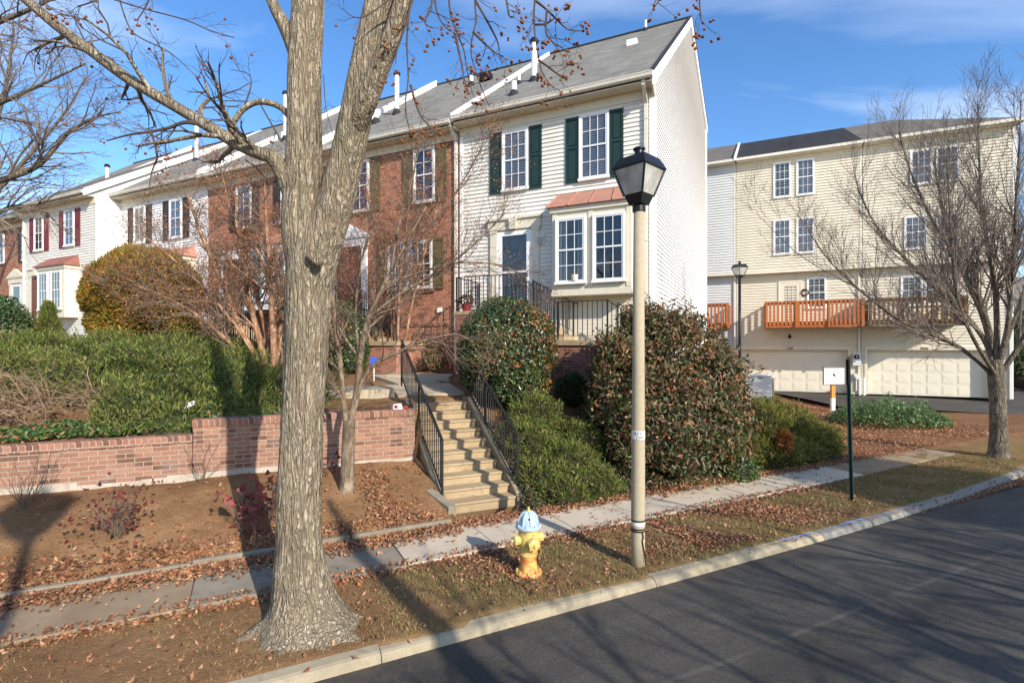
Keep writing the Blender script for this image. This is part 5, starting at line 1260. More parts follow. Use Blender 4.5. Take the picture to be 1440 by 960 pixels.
rings[0] = (Vector((rings[0][0].x, TY, -2.60)), rings[0][1])
rings.insert(0, (Vector((rings[0][0].x, TY, -2.72)), rings[0][1]*1.12))
trunk_loft(rings, T.thick)
for (a_deg, L_r, r0_) in ((-30, .42, .075), (-58, .26, .06), (205, .34, .07), (235, .22, .05), (262, .24, .06), (165, .25, .05), (100, .3, .06), (10, .25, .05)):
    a_ = R(a_deg); d_r = Vector((math.cos(a_), math.sin(a_), 0)); c_ = Vector((tb.x, TY, -2.6)); n_ = Vector((-d_r.y, d_r.x, 0))
    T.thick.tube([c_+d_r*.24+Vector((0, 0, .10)), c_+d_r*(.32+L_r*.2)+Vector((0, 0, .03)), c_+d_r*(.32+L_r*.6)+n_*.03-Vector((0, 0, .015)), c_+d_r*(.32+L_r)+n_*.05-Vector((0, 0, .05))], [r0_*1.1, r0_, r0_*.7, r0_*.4], 14)
# fork: left and right leaders
l_, lr = pxs([(431, 400, TY, 44), (427, 330, TY, 58), (426, 270, TY, 54), (428, 200, TY, 48), (428, 110, TY, 45), (432, 30, TY, 44), (437, -60, TY, 40), (446, -170, TY, 34)]); T.limb(l_, lr, 28)
r_, rr_ = pxs([(444, 400, TY-.01, 44), (456, 340, TY-.02, 50), (472, 285, TY-.04, 50), (487, 225, TY-.06, 46), (500, 165, TY-.08, 44), (512, 100, TY-.1, 41), (529, 20, TY-.1, 38), (549, -60, TY-.1, 38), (560, -160, TY-.1, 30)]); T.limb(r_, rr_, 28)
d_, dr = pxs([(497, 190, TY-.10, 26), (515, 145, TY-.22, 29), (534, 95, TY-.28, 28), (552, 50, TY-.30, 26), (568, 0, TY-.32, 25), (590, -70, TY-.3, 22), (615, -150, TY-.3, 18)]); T.limb(d_, dr, 18)
s_, sr = pxs([(424, 95, TY, 24), (412, 62, TY, 22), (400, 36, TY, 19), (385, 8, TY, 15), (368, -40, TY, 12), (350, -110, TY, 9)]); T.limb(s_, sr, 14)
m_, mr = pxs([(418, 300, TY, 24), (408, 272, TY-.05, 22), (397, 245, TY-.1, 20), (384, 222, TY-.12, 21), (363, 215, TY-.12, 18), (333, 202, TY-.08, 17), (300, 182, TY, 16), (250, 152, TY+.1, 15), (212, 130, TY+.15, 15), (175, 107, TY+.2, 15), (125, 70, TY+.2, 14), (82, 38, TY+.2, 14), (32, -4, TY+.2, 13), (-40, -60, TY+.2, 11), (-120, -130, TY+.2, 8)]); T.limb(m_, mr, 16)
k_, kr = pxs([(408, 166, TY, 9), (397, 153, TY, 8.5), (380, 145, TY, 8.5), (360, 144, TY, 8), (342, 154, TY, 7.5), (330, 170, TY, 7.5), (323, 186, TY, 8), (320, 196, TY, 6)]); T.limb(k_, kr, 10)
# knots on the trunk
for (x, y, w) in ((441, 359, 9), (447, 366, 8)):
    T.thick.lathe([(w*.9*TY/F, -.03), (w*TY/F, .01), (w*.6*TY/F, .03), (w*.25*TY/F, .02)], P(x, y, TY-.26), 12, axis=(.2, -1, .1))
kw = dict(bend=.22, up=.0, kids=4, ratio=.58, ang=42, minr=.0018, seg=4, thickr=.02)
T.along(m_, mr, 16, .75, 2, t0=.25, **kw)
b_, br = pxs([(292, 178, TY, 7), (262, 172, TY, 5.5), (237, 180, TY, 4.5), (212, 185, TY, 4), (180, 190, TY, 3), (150, 198, TY, 2)]); T.limb(b_, br, 6, False); T.along(b_, br, 6, .5, 2, t0=.3, **kw)
for lst in ([(212, 186, TY, 3.5), (218, 203, TY, 3), (221, 222, TY, 3), (214, 240, TY, 2), (210, 262, TY, 1.4)], [(340, 156, TY, 2.5), (352, 125, TY, 2), (350, 105, TY, 1.5), (325, 98, TY, 1)], [(352, 143, TY, 1.6), (330, 142, TY, 1.5), (300, 142, TY, 1.2)],
            [(345, 225, TY, 1.6), (365, 240, TY, 1.6), (378, 262, TY, 1.4), (372, 282, TY, 1.1)], [(365, 145, TY, 2), (382, 175, TY, 2.6), (396, 200, TY, 2.2)],
            [(165, -10, TY+.1, 2.2), (180, 35, TY+.1, 2), (195, 52, TY+.1, 2), (240, 75, TY+.1, 1.6), (278, 110, TY+.1, 1.1)], [(130, -10, TY, 2.2), (200, 12, TY, 2), (260, 28, TY, 1.8), (300, 45, TY, 1.5), (330, 53, TY, 1)],
            [(455, 105, TY-.2, 1.4), (458, 150, TY-.2, 1.4), (468, 190, TY-.2, 1)], [(572, -20, TY-.3, 3), (520, 20, TY-.4, 2), (497, 24, TY-.4, 1.4), (482, 12, TY-.4, 1)]):
    a_, ar = pxs(lst, 4); T.limb(a_, ar, 5, False); T.along(a_, ar, 4, .28, 1, t0=.3, **kw)
# drooping twigs with seed balls right of the trunk
hang = [([(600, -160), (585, -60), (577, 0), (572, 60), (574, 110), (570, 150), (578, 190), (590, 205)], 4.6), ([(590, -90), (575, 20), (560, 62), (556, 90)], 4.5), ([(640, -160), (632, -40), (632, 10), (640, 40), (652, 70), (657, 100), (664, 130)], 5.0),
        ([(690, -200), (672, -60), (668, 0), (669, 30), (662, 70), (672, 110), (688, 150)], 5.0), ([(668, 0), (685, 30), (700, 60), (703, 85)], 5.0), ([(770, -180), (757, -50), (752, 0), (751, 30), (754, 60), (762, 100), (775, 120), (788, 128)], 4.3),
        ([(754, 2), (770, 15), (785, 30), (800, 42), (822, 44)], 4.3), ([(752, 35), (767, 34), (779, 27)], 4.3), ([(769, 14), (768, 45), (778, 60), (792, 68)], 4.3), ([(757, 85), (768, 92), (785, 105), (793, 108)], 4.3),
        ([(620, -60), (612, 0), (620, 30), (634, 45)], 4.8), ([(700, -70), (712, 0), (716, 22), (722, 25)], 4.8), ([(600, -60), (607, 5), (597, 30), (608, 40)], 4.6), ([(577, 120), (590, 160), (602, 175), (610, 185)], 4.6), ([(640, 50), (650, 95), (652, 115)], 5.0),
        ([(665, 45), (680, 60), (696, 74), (708, 80)], 5.0), ([(990, -80), (985, -20), (984, 8), (987, 32)], 4.4), ([(925, -70), (928, -10), (922, 8)], 4.4), ([(235, -60), (215, -15), (205, 10), (192, 30)], 4.6), ([(60, -60), (62, -10), (66, 8)], 4.3)]
TT = Tree(15)
kw2 = dict(bend=.28, up=-.05, kids=3, ratio=.55, ang=48, minr=.0017, seg=3, thickr=.03)
for pts_, Y in hang:
    w0 = 4.2; n = len(pts_); a_, ar = pxs([(x, y, Y, max(1.0, w0*(1-i/n)*.8+.6)) for i, (x, y) in enumerate(pts_)], 4)
    TT.limb(a_, ar, 5, False); TT.along(a_, ar, 9 if n > 5 else 4, .26, 1, t0=.3, **kw2); TT.tips.append((a_[-1], Vector((0, 0, -1))))
# these hang from a limb that runs above the picture
u_, ur = pxs([(590, -70, 4.55, 18), (640, -170, 4.6, 16), (700, -210, 4.7, 14), (790, -200, 4.5, 11), (900, -120, 4.4, 8), (1000, -90, 4.4, 5)]); T.limb(u_, ur, 10)
u2, ur2 = pxs([(200, -200, 4.7, 8), (235, -60, 4.6, 4)]); T.limb(u2, ur2, 8)
a_, ar = pxs([(350, -110, TY, 7), (280, -140, TY, 6), (165, -20, TY, 3), (110, 10, TY, 2)]); T.limb(a_, ar, 6, False); T.along(a_, ar, 8, .5, 2, t0=.2, **kw)
T.thin.v, n0 = T.thin.v+[], len(T.thin.v); k0 = n0
T.thin.f.extend([tuple(i+n0 for i in f) for f in TT.thin.f]); T.thin.v.extend(TT.thin.v); T.thin.mi.extend(TT.thin.mi)
T.done(bt, M['bark_big'], M['bark_twig'])
m = MB(); balls(m, TT.tips, TT.r, .55, .0145, .05, 2); balls(m, T.tips, T.r, .10, .014, .04, 1)
o = m.build('seed_balls', M['seed_ball'], bt, off=bt.location); o['kind'] = 'stuff'

# smooth young tree at the left foot of the stairs
YB = at_ground(487, 7.85); YB.z -= .03
st2 = empty('crape_myrtle', YB, 0, 'slender smooth barked young tree with rusty seed heads left of the stairs', 'tree', 'crape myrtles')
T = Tree(21); y = 7.85
a_, ar = pxs([(487, 696, y, 30), (488, 682, y, 21), (489, 650, y, 18.5), (490, 615, y, 17), (491, 590, y, 17)], 4); T.limb(a_, ar, 16)
LM = [[(488, 600, y, 11), (484, 570, y, 10), (480, 530, y, 9), (476, 490, y, 9), (470, 440, y, 7), (466, 400, y, 5), (462, 350, y, 3.5)],
      [(492, 600, y, 13), (497, 575, y, 12), (503, 545, y, 12), (507, 500, y, 11), (515, 455, y, 9), (530, 420, y, 7), (548, 385, y, 6), (572, 340, y, 4.5), (600, 290, y, 3)],
      [(500, 565, y, 8), (512, 530, y, 8), (530, 510, y, 7), (560, 495, y, 5.5), (600, 478, y, 4), (640, 470, y, 3), (665, 480, y, 2)],
      [(505, 500, y, 6), (500, 440, y, 5), (506, 380, y, 4), (520, 320, y, 3)], [(520, 445, y, 6), (560, 415, y, 5), (610, 385, y, 4), (660, 350, y, 3), (710, 300, y, 2)],
      [(540, 400, y, 5), (585, 385, y, 4), (640, 370, y, 3), (700, 372, y, 2.2), (740, 390, y, 1.6)], [(478, 500, y, 4), (462, 450, y+.1, 3.5), (455, 400, y+.2, 2.5)], [(550, 385, y, 5), (560, 320, y, 4), (580, 250, y, 3), (590, 200, y, 2)],
      [(575, 340, y, 4), (620, 300, y, 3), (660, 240, y, 2.2), (680, 200, y, 1.5)], [(480, 560, y-.1, 4), (472, 545, y-.2, 3), (455, 530, y-.3, 2)]]
kw = dict(bend=.17, up=.05, kids=4, ratio=.6, ang=36, minr=.0022, seg=4, thickr=.02)
for i, L_ in enumerate(LM):
    if i not in (0, 1): L_ = [(a, b, c+(k*.09 if i % 2 else -k*.07), d) for k, (a, b, c, d) in enumerate(L_)]
    a_, ar = pxs([(q[0], q[1], q[2], q[3]*.82) for q in L_], 4); T.limb(a_, ar, 8, ar[0] > .02); T.along(a_, ar, 19, .95, 2, t0=.35, **kw)
T.done(st2, M['bark_small'], M['twig_rust'])
def seedheads(T, parent, n, size, prob, seed, spread=.05):
    rs = np.random.RandomState(seed); tp = [t for t in T.tips]; pick = [t[0] for t in tp if rs.uniform() < prob]
    if not pick: return
    c = np.repeat(np.array([p[:] for p in pick]), n, 0); c = c+rs.normal(0, spread, c.shape)-np.array(parent.location[:])
    V_, F_ = leaves_np(c, rs.normal(0, 1, c.shape), size, size*.8, 1, .3, rs); o = npmesh('seed_heads', V_, F_, M['seed'], parent); o['kind'] = 'stuff'
seedheads(T, st2, 4, .022, .55, 1)

# multi-stem crape myrtle behind the wall
def crape(px, Y, label, stems, seed, zoff=0, scale=1.0, heads=.7):
    b = at_ground(px, Y); e = empty('crape_myrtle', b, 0, label, 'tree', 'crape myrtles'); T = Tree(seed)
    for (pts_) in stems:
        L_ = [(x, yy, Y+dy, w) for (x, yy, dy, w) in pts_]; a_, ar = pxs(L_, 4); T.limb(a_, ar, 9, ar[0] > .02); T.along(a_, ar, 25, 1.25*scale, 2, t0=.28, bend=.20, up=.04, kids=6, ratio=.62, ang=38, minr=.0031, seg=4, thickr=.025)
    T.done(e, M['bark_crape'], M['twig_rust']); seedheads(T, e, 4, .035, heads, seed, .07); return e
Yc = 12.3
crape(388, Yc, 'many stemmed vase shaped bare crape myrtle with cinnamon bark left of the big trunk', [
    [(372, 536, 0, 9), (358, 500, 0, 8), (335, 455, 0, 7), (318, 410, 0, 6), (300, 370, 0, 5), (280, 320, 0, 4), (262, 270, 0, 3)],
    [(378, 536, 0, 10), (368, 490, .1, 9), (355, 440, .2, 8), (345, 390, .3, 6), (338, 330, .3, 4.5), (330, 270, .3, 3)],
    [(386, 536, 0, 11), (385, 480, 0, 10), (382, 430, 0, 8), (380, 380, 0, 6), (375, 320, 0, 4.5), (372, 250, 0, 3)],
    [(392, 536, -.1, 8), (402, 490, -.2, 7), (415, 440, -.2, 6), (430, 380, -.3, 5), (445, 320, -.3, 4), (455, 260, -.3, 3)],
    [(370, 538, -.2, 7), (345, 505, -.4, 6), (310, 470, -.6, 5), (265, 435, -.7, 4), (215, 410, -.8, 3), (165, 395, -.8, 2)],
    [(374, 530, -.1, 6), (340, 470, -.3, 5), (300, 420, -.5, 4), (250, 370, -.6, 3), (200, 330, -.7, 2.4)],
    [(384, 530, .2, 7), (370, 450, .5, 6), (350, 380, .7, 5), (325, 300, .8, 3.5), (310, 235, .8, 2.5)],
    [(390, 530, .1, 6), (396, 450, .4, 5), (405, 370, .6, 4), (412, 300, .6, 3)]], 51, heads=.45)
crape(560, 14.6, 'thin rusty twigged crape myrtle standing close to the brick townhouse', [
    [(556, 525, 0, 5), (550, 450, 0, 4.5), (540, 380, 0, 4), (525, 310, 0, 3), (515, 260, 0, 2)], [(562, 525, 0, 5), (575, 450, 0, 4), (590, 380, 0, 3.5), (610, 310, 0, 3), (622, 260, 0, 2)], [(560, 525, -.1, 4), (560, 440, -.3, 4), (566, 360, -.4, 3), (575, 290, -.5, 2)]], 52, scale=.9, heads=.5)

# bare street tree at the right
rb = P(1403, 641, 12.1); rb.z = gz(rb.x, rb.y)-.02
e = empty('street_tree', rb, 0, 'bare upright branching street tree at the right by the driveway mouth', 'tree'); T = Tree(61); Y = 12.1
a_, ar = pxs([(1403, 648, Y, 30), (1404, 632, Y, 23), (1404, 600, Y, 20), (1403, 560, Y, 19), (1401, 530, Y, 19), (1399, 505, Y, 16)], 5); T.limb(a_, ar, 18)
R1 = [[(1396, 528, 0, 11), (1375, 505, -.1, 9), (1345, 480, -.3, 8), (1310, 462, -.5, 7), (1270, 440, -.7, 6), (1225, 400, -.9, 4.5), (1180, 350, -1.0, 3), (1150, 300, -1.0, 2)],
      [(1398, 520, 0, 11), (1388, 480, .1, 10), (1365, 440, .2, 9), (1330, 400, .3, 8), (1285, 350, .3, 6), (1240, 290, .3, 4), (1215, 230, .3, 3)],
      [(1398, 515, 0, 12), (1392, 460, .3, 11), (1375, 400, .5, 9), (1345, 340, .6, 7), (1310, 270, .7, 5), (1285, 200, .7, 3.5), (1270, 140, .7, 2)],
      [(1400, 515, 0, 12), (1402, 450, 0, 11), (1398, 380, -.1, 9), (1388, 310, -.2, 7), (1380, 240, -.2, 5), (1378, 170, -.2, 4), (1376, 100, -.2, 2.5)],
      [(1402, 520, 0, 11), (1415, 460, -.2, 10), (1422, 390, -.3, 8), (1425, 320, -.4, 6.5), (1428, 240, -.5, 5), (1432, 160, -.5, 3.5), (1434, 90, -.5, 2)],
      [(1405, 530, 0, 11), (1425, 495, -.1, 10), (1450, 450, -.2, 8), (1480, 390, -.2, 6), (1505, 310, -.2, 4), (1520, 230, -.2, 3)],
      [(1398, 525, -.1, 8), (1370, 470, -.5, 7), (1350, 410, -.8, 6), (1342, 340, -1.0, 5), (1338, 260, -1.1, 3.5), (1335, 180, -1.1, 2.5)],
      [(1403, 525, .2, 8), (1425, 440, .6, 7), (1455, 360, .9, 6), (1465, 280, 1.0, 4.5), (1470, 200, 1.0, 3)],
      [(1396, 500, .1, 8), (1380, 430, .6, 7), (1350, 350, .9, 6), (1330, 270, 1.1, 4), (1318, 190, 1.1, 3)],
      [(1345, 480, -.3, 4), (1300, 440, -.5, 3.5), (1250, 410, -.6, 3), (1190, 375, -.7, 2.2), (1130, 330, -.7, 1.5), (1080, 270, -.7, 1.0)]]
for i, L_ in enumerate(R1):
    a_, ar = pxs([(1400+(x-1400)*1.05, 515+(yy-515)*.88, Y+dy, w*.66) for (x, yy, dy, w) in L_], 4); T.limb(a_, ar, 9, ar[0] > .03)
    T.along(a_, ar, 30 if i < 9 else 8, 1.75, 2, t0=.22, bend=.09, up=.09, kids=6, ratio=.6, ang=26, minr=.0034, seg=4, thickr=.03)
T.done(e, M['bark_grey'], M['bark_twig_grey'])

# pale twigged trees reaching in from the upper left
def reach(px0, py0, Y, label, limbs, seed, n=22, L=1.2, mat='bark_twig_grey'):
    b = P(px0, py0, Y); b.z = gz(b.x, b.y); e = empty('bare_tree', b, 0, label, 'tree', 'bare trees beyond the left end'); T = Tree(seed)
    tr_, r_ = spline([(Vector((b.x, b.y, b.z)), .2), (Vector((b.x+.05, b.y, b.z+1.5)), .17), (P(limbs[0][0][0], limbs[0][0][1], Y), .15)], 4); T.limb(tr_, r_, 14)
    for L_ in limbs:
        a_, ar = pxs([(x, y_, Y+dy, w) for (x, y_, dy, w) in L_], 4); T.limb(a_, ar, 8, ar[0] > .03); T.along(a_, ar, n, L, 2, t0=.2, bend=.16, up=.02, kids=5, ratio=.6, ang=38, minr=.0032, seg=4, thickr=.03)
    T.done(e, M['bark_grey'], M[mat]); return e
reach(-190, 460, 9.5, 'bare pale twigged tree whose branches reach in from the left edge', [
    [(-190, 330, 0, 20), (-100, 290, .2, 12), (-20, 260, .4, 9), (50, 235, .5, 7), (95, 188, .6, 5), (135, 165, .6, 3.5), (170, 158, .6, 2)],
    [(-190, 330, 0, 22), (-120, 230, .2, 14), (-60, 170, .3, 10), (0, 145, .3, 6), (60, 118, .3, 4), (120, 90, .3, 2)],
    [(-190, 330, 0, 22), (-150, 180, 0, 14), (-80, 80, 0, 10), (-20, 40, 0, 7), (50, 10, 0, 5), (120, -30, 0, 3)],
    [(-190, 330, 0, 20), (-110, 330, .5, 10), (-40, 320, .8, 7), (20, 290, 1, 5), (70, 300, 1.2, 3)]], 71)
reach(-60, 440, 24, 'bare tree rising above the roofs at the far left end of the terrace', [
    [(-60, 380, 0, 12), (-40, 280, 0, 9), (-10, 190, 0, 6), (10, 110, 0, 4), (20, 40, 0, 2)], [(-60, 380, 0, 10), (-20, 290, 0, 7), (40, 220, 0, 5), (90, 160, 0, 3), (120, 110, 0, 2)]], 72, 24, 3.0)
# trees across the street, behind the viewer, whose shadows lie on the road and verge
def shade_tree(X, Y, h, label, seed, zb=-2.6):
    e = empty('bare_tree', (X, Y, zb), 0, label, 'tree', 'bare trees across the street'); T = Tree(seed)
    T.limb([Vector((X, Y, zb)), Vector((X+.1, Y, zb+h*.3))], [.2, .16], 12)
    for k in range(6):
        a = k*1.05+.3; d = Vector((math.cos(a)*.75, math.sin(a)*.75, 1.0)); T.grow((X+.1, Y, zb+h*.3-.1), d, h*.62, .09, 3, .13, .05, 5, .58, 36, .006, 4, .03)
    T.done(e, M['bark_grey'], M['bark_twig'])

# ------------------------------------------------------------------ small bare shrubs on the bank
def bank_shrub(px, py, Y, h, n, label, seed, leafmat=None, nleaf=0, spread=.5, w=4, name='bare_shrub', ls=.06, cat='shrub', rt='twig_rust'):
    X = (px-CX)/F*Y; b = Vector((X, Y, gz(X, Y)-.02)); e = empty(name, b, 0, label, cat); T = Tree(seed)
    for k in range(n):
        a = T.r.uniform(0, 6.28); d = Vector((math.cos(a)*spread*T.r.random(), math.sin(a)*spread*T.r.random(), 1)); T.grow(b+Vector((T.r.uniform(-.04, .04), T.r.uniform(-.04, .04), 0)), d, h*T.r.uniform(.6, 1.1), .0055, 1, .16, .05, 3, .5, 30, .0022, 4)
    T.done(e, M['bark_twig'], M[rt])
    if leafmat:
        rs = np.random.RandomState(seed); tp = np.array([t[0][:] for t in T.tips]); c = tp[rs.randint(0, len(tp), nleaf)]+rs.normal(0, .06, (nleaf, 3)); c[:, 2] -= rs.uniform(0, h*.45, nleaf); c -= np.array(b[:])
        c[:, 2] = np.maximum(c[:, 2], .03)
        V_, F_ = leaves_np(c, rs.normal(0, 1, c.shape)+[0, -.5, .5], ls, ls*.85, .8, .35, rs); npmesh('leaves', V_, F_, M[leafmat], e)
    return e
bank_shrub(38, 755, 6.5, .75, 16, 'sparse bare twiggy shrub leftmost on the soil bank', 81, w=3, spread=.9)
bank_shrub(165, 760, 6.2, .62, 26, 'small rounded shrub with dry maroon leaves on the soil bank', 82, 'maroon_leaf', 120, .9)
bank_shrub(285, 682, 7.6, .62, 9, 'bare thin stems standing against the brick wall step', 83, spread=.7)
bank_shrub(338, 742, 6.5, .55, 8, 'low shrub with dusty pink and maroon leaves left of the big trunk', 84, 'pink_leaf', 46, .8, ls=.13, name='leafy_shrub')
bank_shrub(382, 722, 7.0, .6, 8, 'low maroon leaved shrub half hidden by the big trunk', 85, 'maroon_leaf', 70, .8, ls=.09, name='leafy_shrub')
bank_shrub(455, 660, 8.2, .5, 5, 'small maroon leaved shrub between the big trunk and the young tree', 86, 'maroon_leaf', 30, .8, ls=.08, name='leafy_shrub')
# dead juniper tangle above the wall
Td = Tree(91); b = Vector((-6.6, 9.6, -1.3)); e = empty('dead_juniper', b, 0, 'tangle of dead brown juniper branches above the left brick wall', 'shrub')
for k in range(200):
    w_ = WW(Td.r.uniform(-9.3, -2.8), 9.8+Td.r.uniform(0, 1.5)); Td.grow((w_.x, w_.y, gz(w_.x, w_.y)+Td.r.uniform(0, .4)), (Td.r.uniform(-1, 1), -.35, Td.r.uniform(.1, .8)), Td.r.uniform(.4, .9), Td.r.uniform(.006, .016), 2, .25, -.03, 4, .6, 45, .0026, 4, .012)
Td.grow(WW(-5.3, 9.5, -1.3), (-.5, -.1, .9), .7, .03, 2, .2, 0, 4, .6, 40, .003, 4, .012)
Td.done(e, M['dead_wood'], M['dead_wood'])

# ------------------------------------------------------------------ fallen leaves, grass
def scatter_leaves(name, label, dens, n, seed, size=.055, mat='litter', zf=None, box=(-9, 15, 4.4, 9)):
    rs = np.random.RandomState(seed); S = rs.uniform(box[0], box[1], n); Q = rs.uniform(box[2], box[3], n); k = rs.uniform(0, 1, n) < dens(S, Q); S, Q = S[k], Q[k]
    p = np.zeros((len(S), 3)); p[:, 0] = S*math.cos(SA)-Q*math.sin(SA); p[:, 1] = S*math.sin(SA)+Q*math.cos(SA)
    for i in range(len(S)):
        q = Q[i]; z = gz(p[i, 0], p[i, 1])
        if q < 4.36: z = -2.678
        elif q-dq(S[i]) < 4.36: z = -2.678
        elif q-dq(S[i]) < 4.57: z = -2.60
        elif 5.97+.7*dq(S[i]) < q < 6.93: z = -2.56
        p[i, 2] = z+rs.uniform(.008, .04)+.025*(dens(S[i:i+1], Q[i:i+1])[0] > .6)*rs.uniform(0, 1.2)
    V_, F_ = leaves_np(p, np.tile([0., 0., 1.], (len(S), 1)), size, size*.72, .5, .45, rs); o = npmesh(name, V_, F_, M[mat]); return tag(o, label, 'fallen leaves', kind='stuff')
def dens1(S, Q):
    Q0 = Q; D_ = np.where(S < 6.5, 0, .005*(np.minimum(S, 20)-6.5)**2); Q = np.where(Q0 < 5.9, Q0-D_, Q0)
    n1 = np.sin(S*1.7+.5)*np.sin(S*.61+2)+np.sin(S*4.1)*.4
    up = np.exp(-((Q-6.98-.03*n1)/(.15+.07*np.clip(n1, 0, 1)))**2)*np.where((S > -6) & (S < 12), 1.0, .35)
    wide = np.exp(-((Q-6.93)/.24)**2)*np.where((S < 2.6) & (S > -4.5), .8+.2*np.clip(n1, -1, 1), 0)
    low = np.exp(-((Q-5.93)/.09)**2)*np.where((S > -3.2) & (S < 9), .55, .08)
    ver = .14*np.clip(np.sin(S*2.3+Q*3)+np.sin(Q*7+S)*.6+.35, 0, 1.4)*((Q > 4.66) & (Q < 5.95))*(S > 2.6)*(S < 9.5)
    ver2 = .022*((Q > 4.6) & (Q < 5.95))
    right = .5*((Q > 4.7) & (Q < 5.9) & (S > 5.2) & (S < 7.6))*np.clip(np.sin(S*3.1+Q*2)+.4, 0, 1)
    gut = np.where(S > 5.5, np.exp(-((Q-4.24)/.09)**2)*.8, np.exp(-((Q-4.31)/.06)**2)*.16)
    bank = .012*((Q > 7.2) & (S < 2.6))+.25*np.exp(-(((S-2.0)/.35)**2+((Q-7.5)/.35)**2))+.10*((S > 8) & (Q > 7))
    ston = .004*((Q > 5.97) & (Q < 6.9)); hyd = .5*np.exp(-(((S-2.5)/.4)**2+((Q-5.5)/.25)**2))
    return np.clip(up+wide+low+ver+ver2+right+gut+bank+ston+hyd, 0, 1)
scatter_leaves('fallen_leaves', 'drifts of fallen russet oak leaves along the sidewalk and kerb', dens1, 360000, 101, .047)
def dens2(S, Q): return np.where((Q > 6.9) & (Q < 8.3) & (S > -2.4) & (S < .7), .30*np.exp(-((Q-7.1)/.35)**2), 0)+.006*(Q > 7.1)+.5*np.exp(-(((S-1.75)/.16)**2+((Q-7.95)/.5)**2))
scatter_leaves('stair_foot_leaves', 'loose brown leaves on the soil bank left of the stairs', dens2, 60000, 102, .06, box=(-8, 2.6, 6.9, 9.3))
def dens3(S, Q):
    X = S*math.cos(SA)-Q*math.sin(SA); return .5*(S > 8)*(Q > 7.0)*(X < 15.5)*np.clip(.55+.5*np.sin(S*1.9)*np.sin(Q*1.3+1), .1, 1)
scatter_leaves('mulch_leaves', 'brown leaf litter over the mulch bed between sidewalk and driveway', dens3, 42000, 103, .07, box=(8, 22, 7.0, 14))
# grass tufts on the verge
rs = np.random.RandomState(111); n = 190000; S = rs.uniform(-6, 16, n); Q = rs.uniform(4.52, 5.97, n); D_ = np.where(S < 6.5, 0, .005*(np.minimum(S, 20)-6.5)**2)
pt = (np.sin(S*1.9+1)*np.sin(Q*4+S)+np.sin(S*5+Q*3)*.5); k = rs.uniform(0, 1, n) < np.clip(.35+.5*pt, .05, 1)*np.where(S < 1.2, .22, 1); S, Q = S[k], (Q+D_)[k]
p = np.zeros((len(S), 3)); p[:, 0] = S*math.cos(SA)-Q*math.sin(SA); p[:, 1] = S*math.sin(SA)+Q*math.cos(SA); p[:, 2] = -2.605
h = rs.uniform(.012, .05, len(S)); d = rs.normal(0, 1, (len(S), 2)); d /= np.linalg.norm(d, axis=1)[:, None]; a = p.copy(); b = p.copy(); c = p.copy()
a[:, :2] += d*.005; b[:, :2] -= d*.005; c[:, :2] += rs.normal(0, .022, (len(S), 2)); c[:, 2] += h
V_ = np.stack([a, b, c], 1).reshape(-1, 3); F_ = np.arange(len(V_)).reshape(-1, 3); tag(npmesh('grass', V_, F_, M['grass']), 'thin dormant grass on the verge between kerb and sidewalk', 'grass', kind='stuff')

w_ = P(1, 600, 6.62); m = MB(); m.tube([(0, 0, -.3), (0, 0, .55)], .022, 10); m.tube([(0, 0, .551), (0, 0, .60)], .027, 10); tag(m.build('marker_stake', M['trim_white'], loc=(WW(-8.60, 9.42).x, WW(-8.60, 9.42).y, -1.3)), 'white plastic stake at the left edge of the picture above the brick wall', 'stake')
w_ = at_ground(526, 12.6); e = empty('yard_sign', w_, R(8), 'small blue yard sign on a stake in front of the brick townhouse', 'sign'); m = MB(); m.bar((0, 0, -.05), (0, 0, .42), .02); m.build('stake', M['trim_white'], e)
m = MB(); m.prism([(.12*math.cos(a*math.pi/4+.39), .48+.12*math.sin(a*math.pi/4+.39)) for a in range(8)], 'y', -.02, -.012); m.build('sign_plate', M['blue_sign'], e)
w_ = WW(-1.35, 9.5, -.98); m = MB(); m.add([(-.08, 0, 0), (.02, -.03, .02), (.08, .03, .07), (-.03, .05, .09), (-.06, .02, .10), (.05, .06, .12)], [(0, 1, 2, 3), (3, 2, 5, 4)]); o = m.build('paper_scrap', M['trim_white'], loc=w_); o.modifiers.new('t', 'SOLIDIFY').thickness = .002; tag(o, 'crumpled white paper scrap caught in the hedge at the step of the brick wall', 'litter')

# ------------------------------------------------------------------ shade from across the street
for k, (s_, q_, h_) in enumerate(((5.0, -7.2, 6.6), (9.5, -6.4, 6.6), (13.5, -7.0, 7.4))):
    w_ = S2W(s_, q_); shade_tree(w_.x, w_.y, h_, ('bare young tree across the street directly behind the viewer', 'bare young tree across the street behind the viewer to the right', 'bare young tree across the street farthest to the right')[k], 201+k)
c = Vector((15.15, -.45, -2.6)); e = shrub('evergreen_tree', 'round crowned evergreen tree across the street whose shadow lies on the verge at the right', 'tree', c, [(0, 0, 7.0, 1.75, 1.75, 1.7), (.9, .3, 6.2, 1.2, 1.2, 1.2), (-.8, 0, 6.3, 1.1, 1.1, 1.1)], 9000, .2, .1, 'holly', rough=.2, shell=.3, seed=47)
m = MB(); m.lathe([(.22, -.1), (.17, 1), (.12, 6)], n=12); m.build('trunk', M['bark_grey'], e)
tip = Vector((-2.2, 6.86, -2.3)); dz_ = 7.5; Lh = dz_/math.tan(R(28.5)); top = tip+Vector((.588*Lh, -.809*Lh, dz_))
m = MB(); m.lathe([(.15, 0), (.13, 4), (.11, top.z+2.6)], (0, 0, 0), 12); m.lathe([(.05, 0), (.05, .5)], (0, 0, top.z+2.6), 8); o = m.build('utility_pole', M['deck_grey'], loc=(top.x, top.y, -2.6)); tag(o, 'wooden utility pole across the street behind the viewer', 'pole')

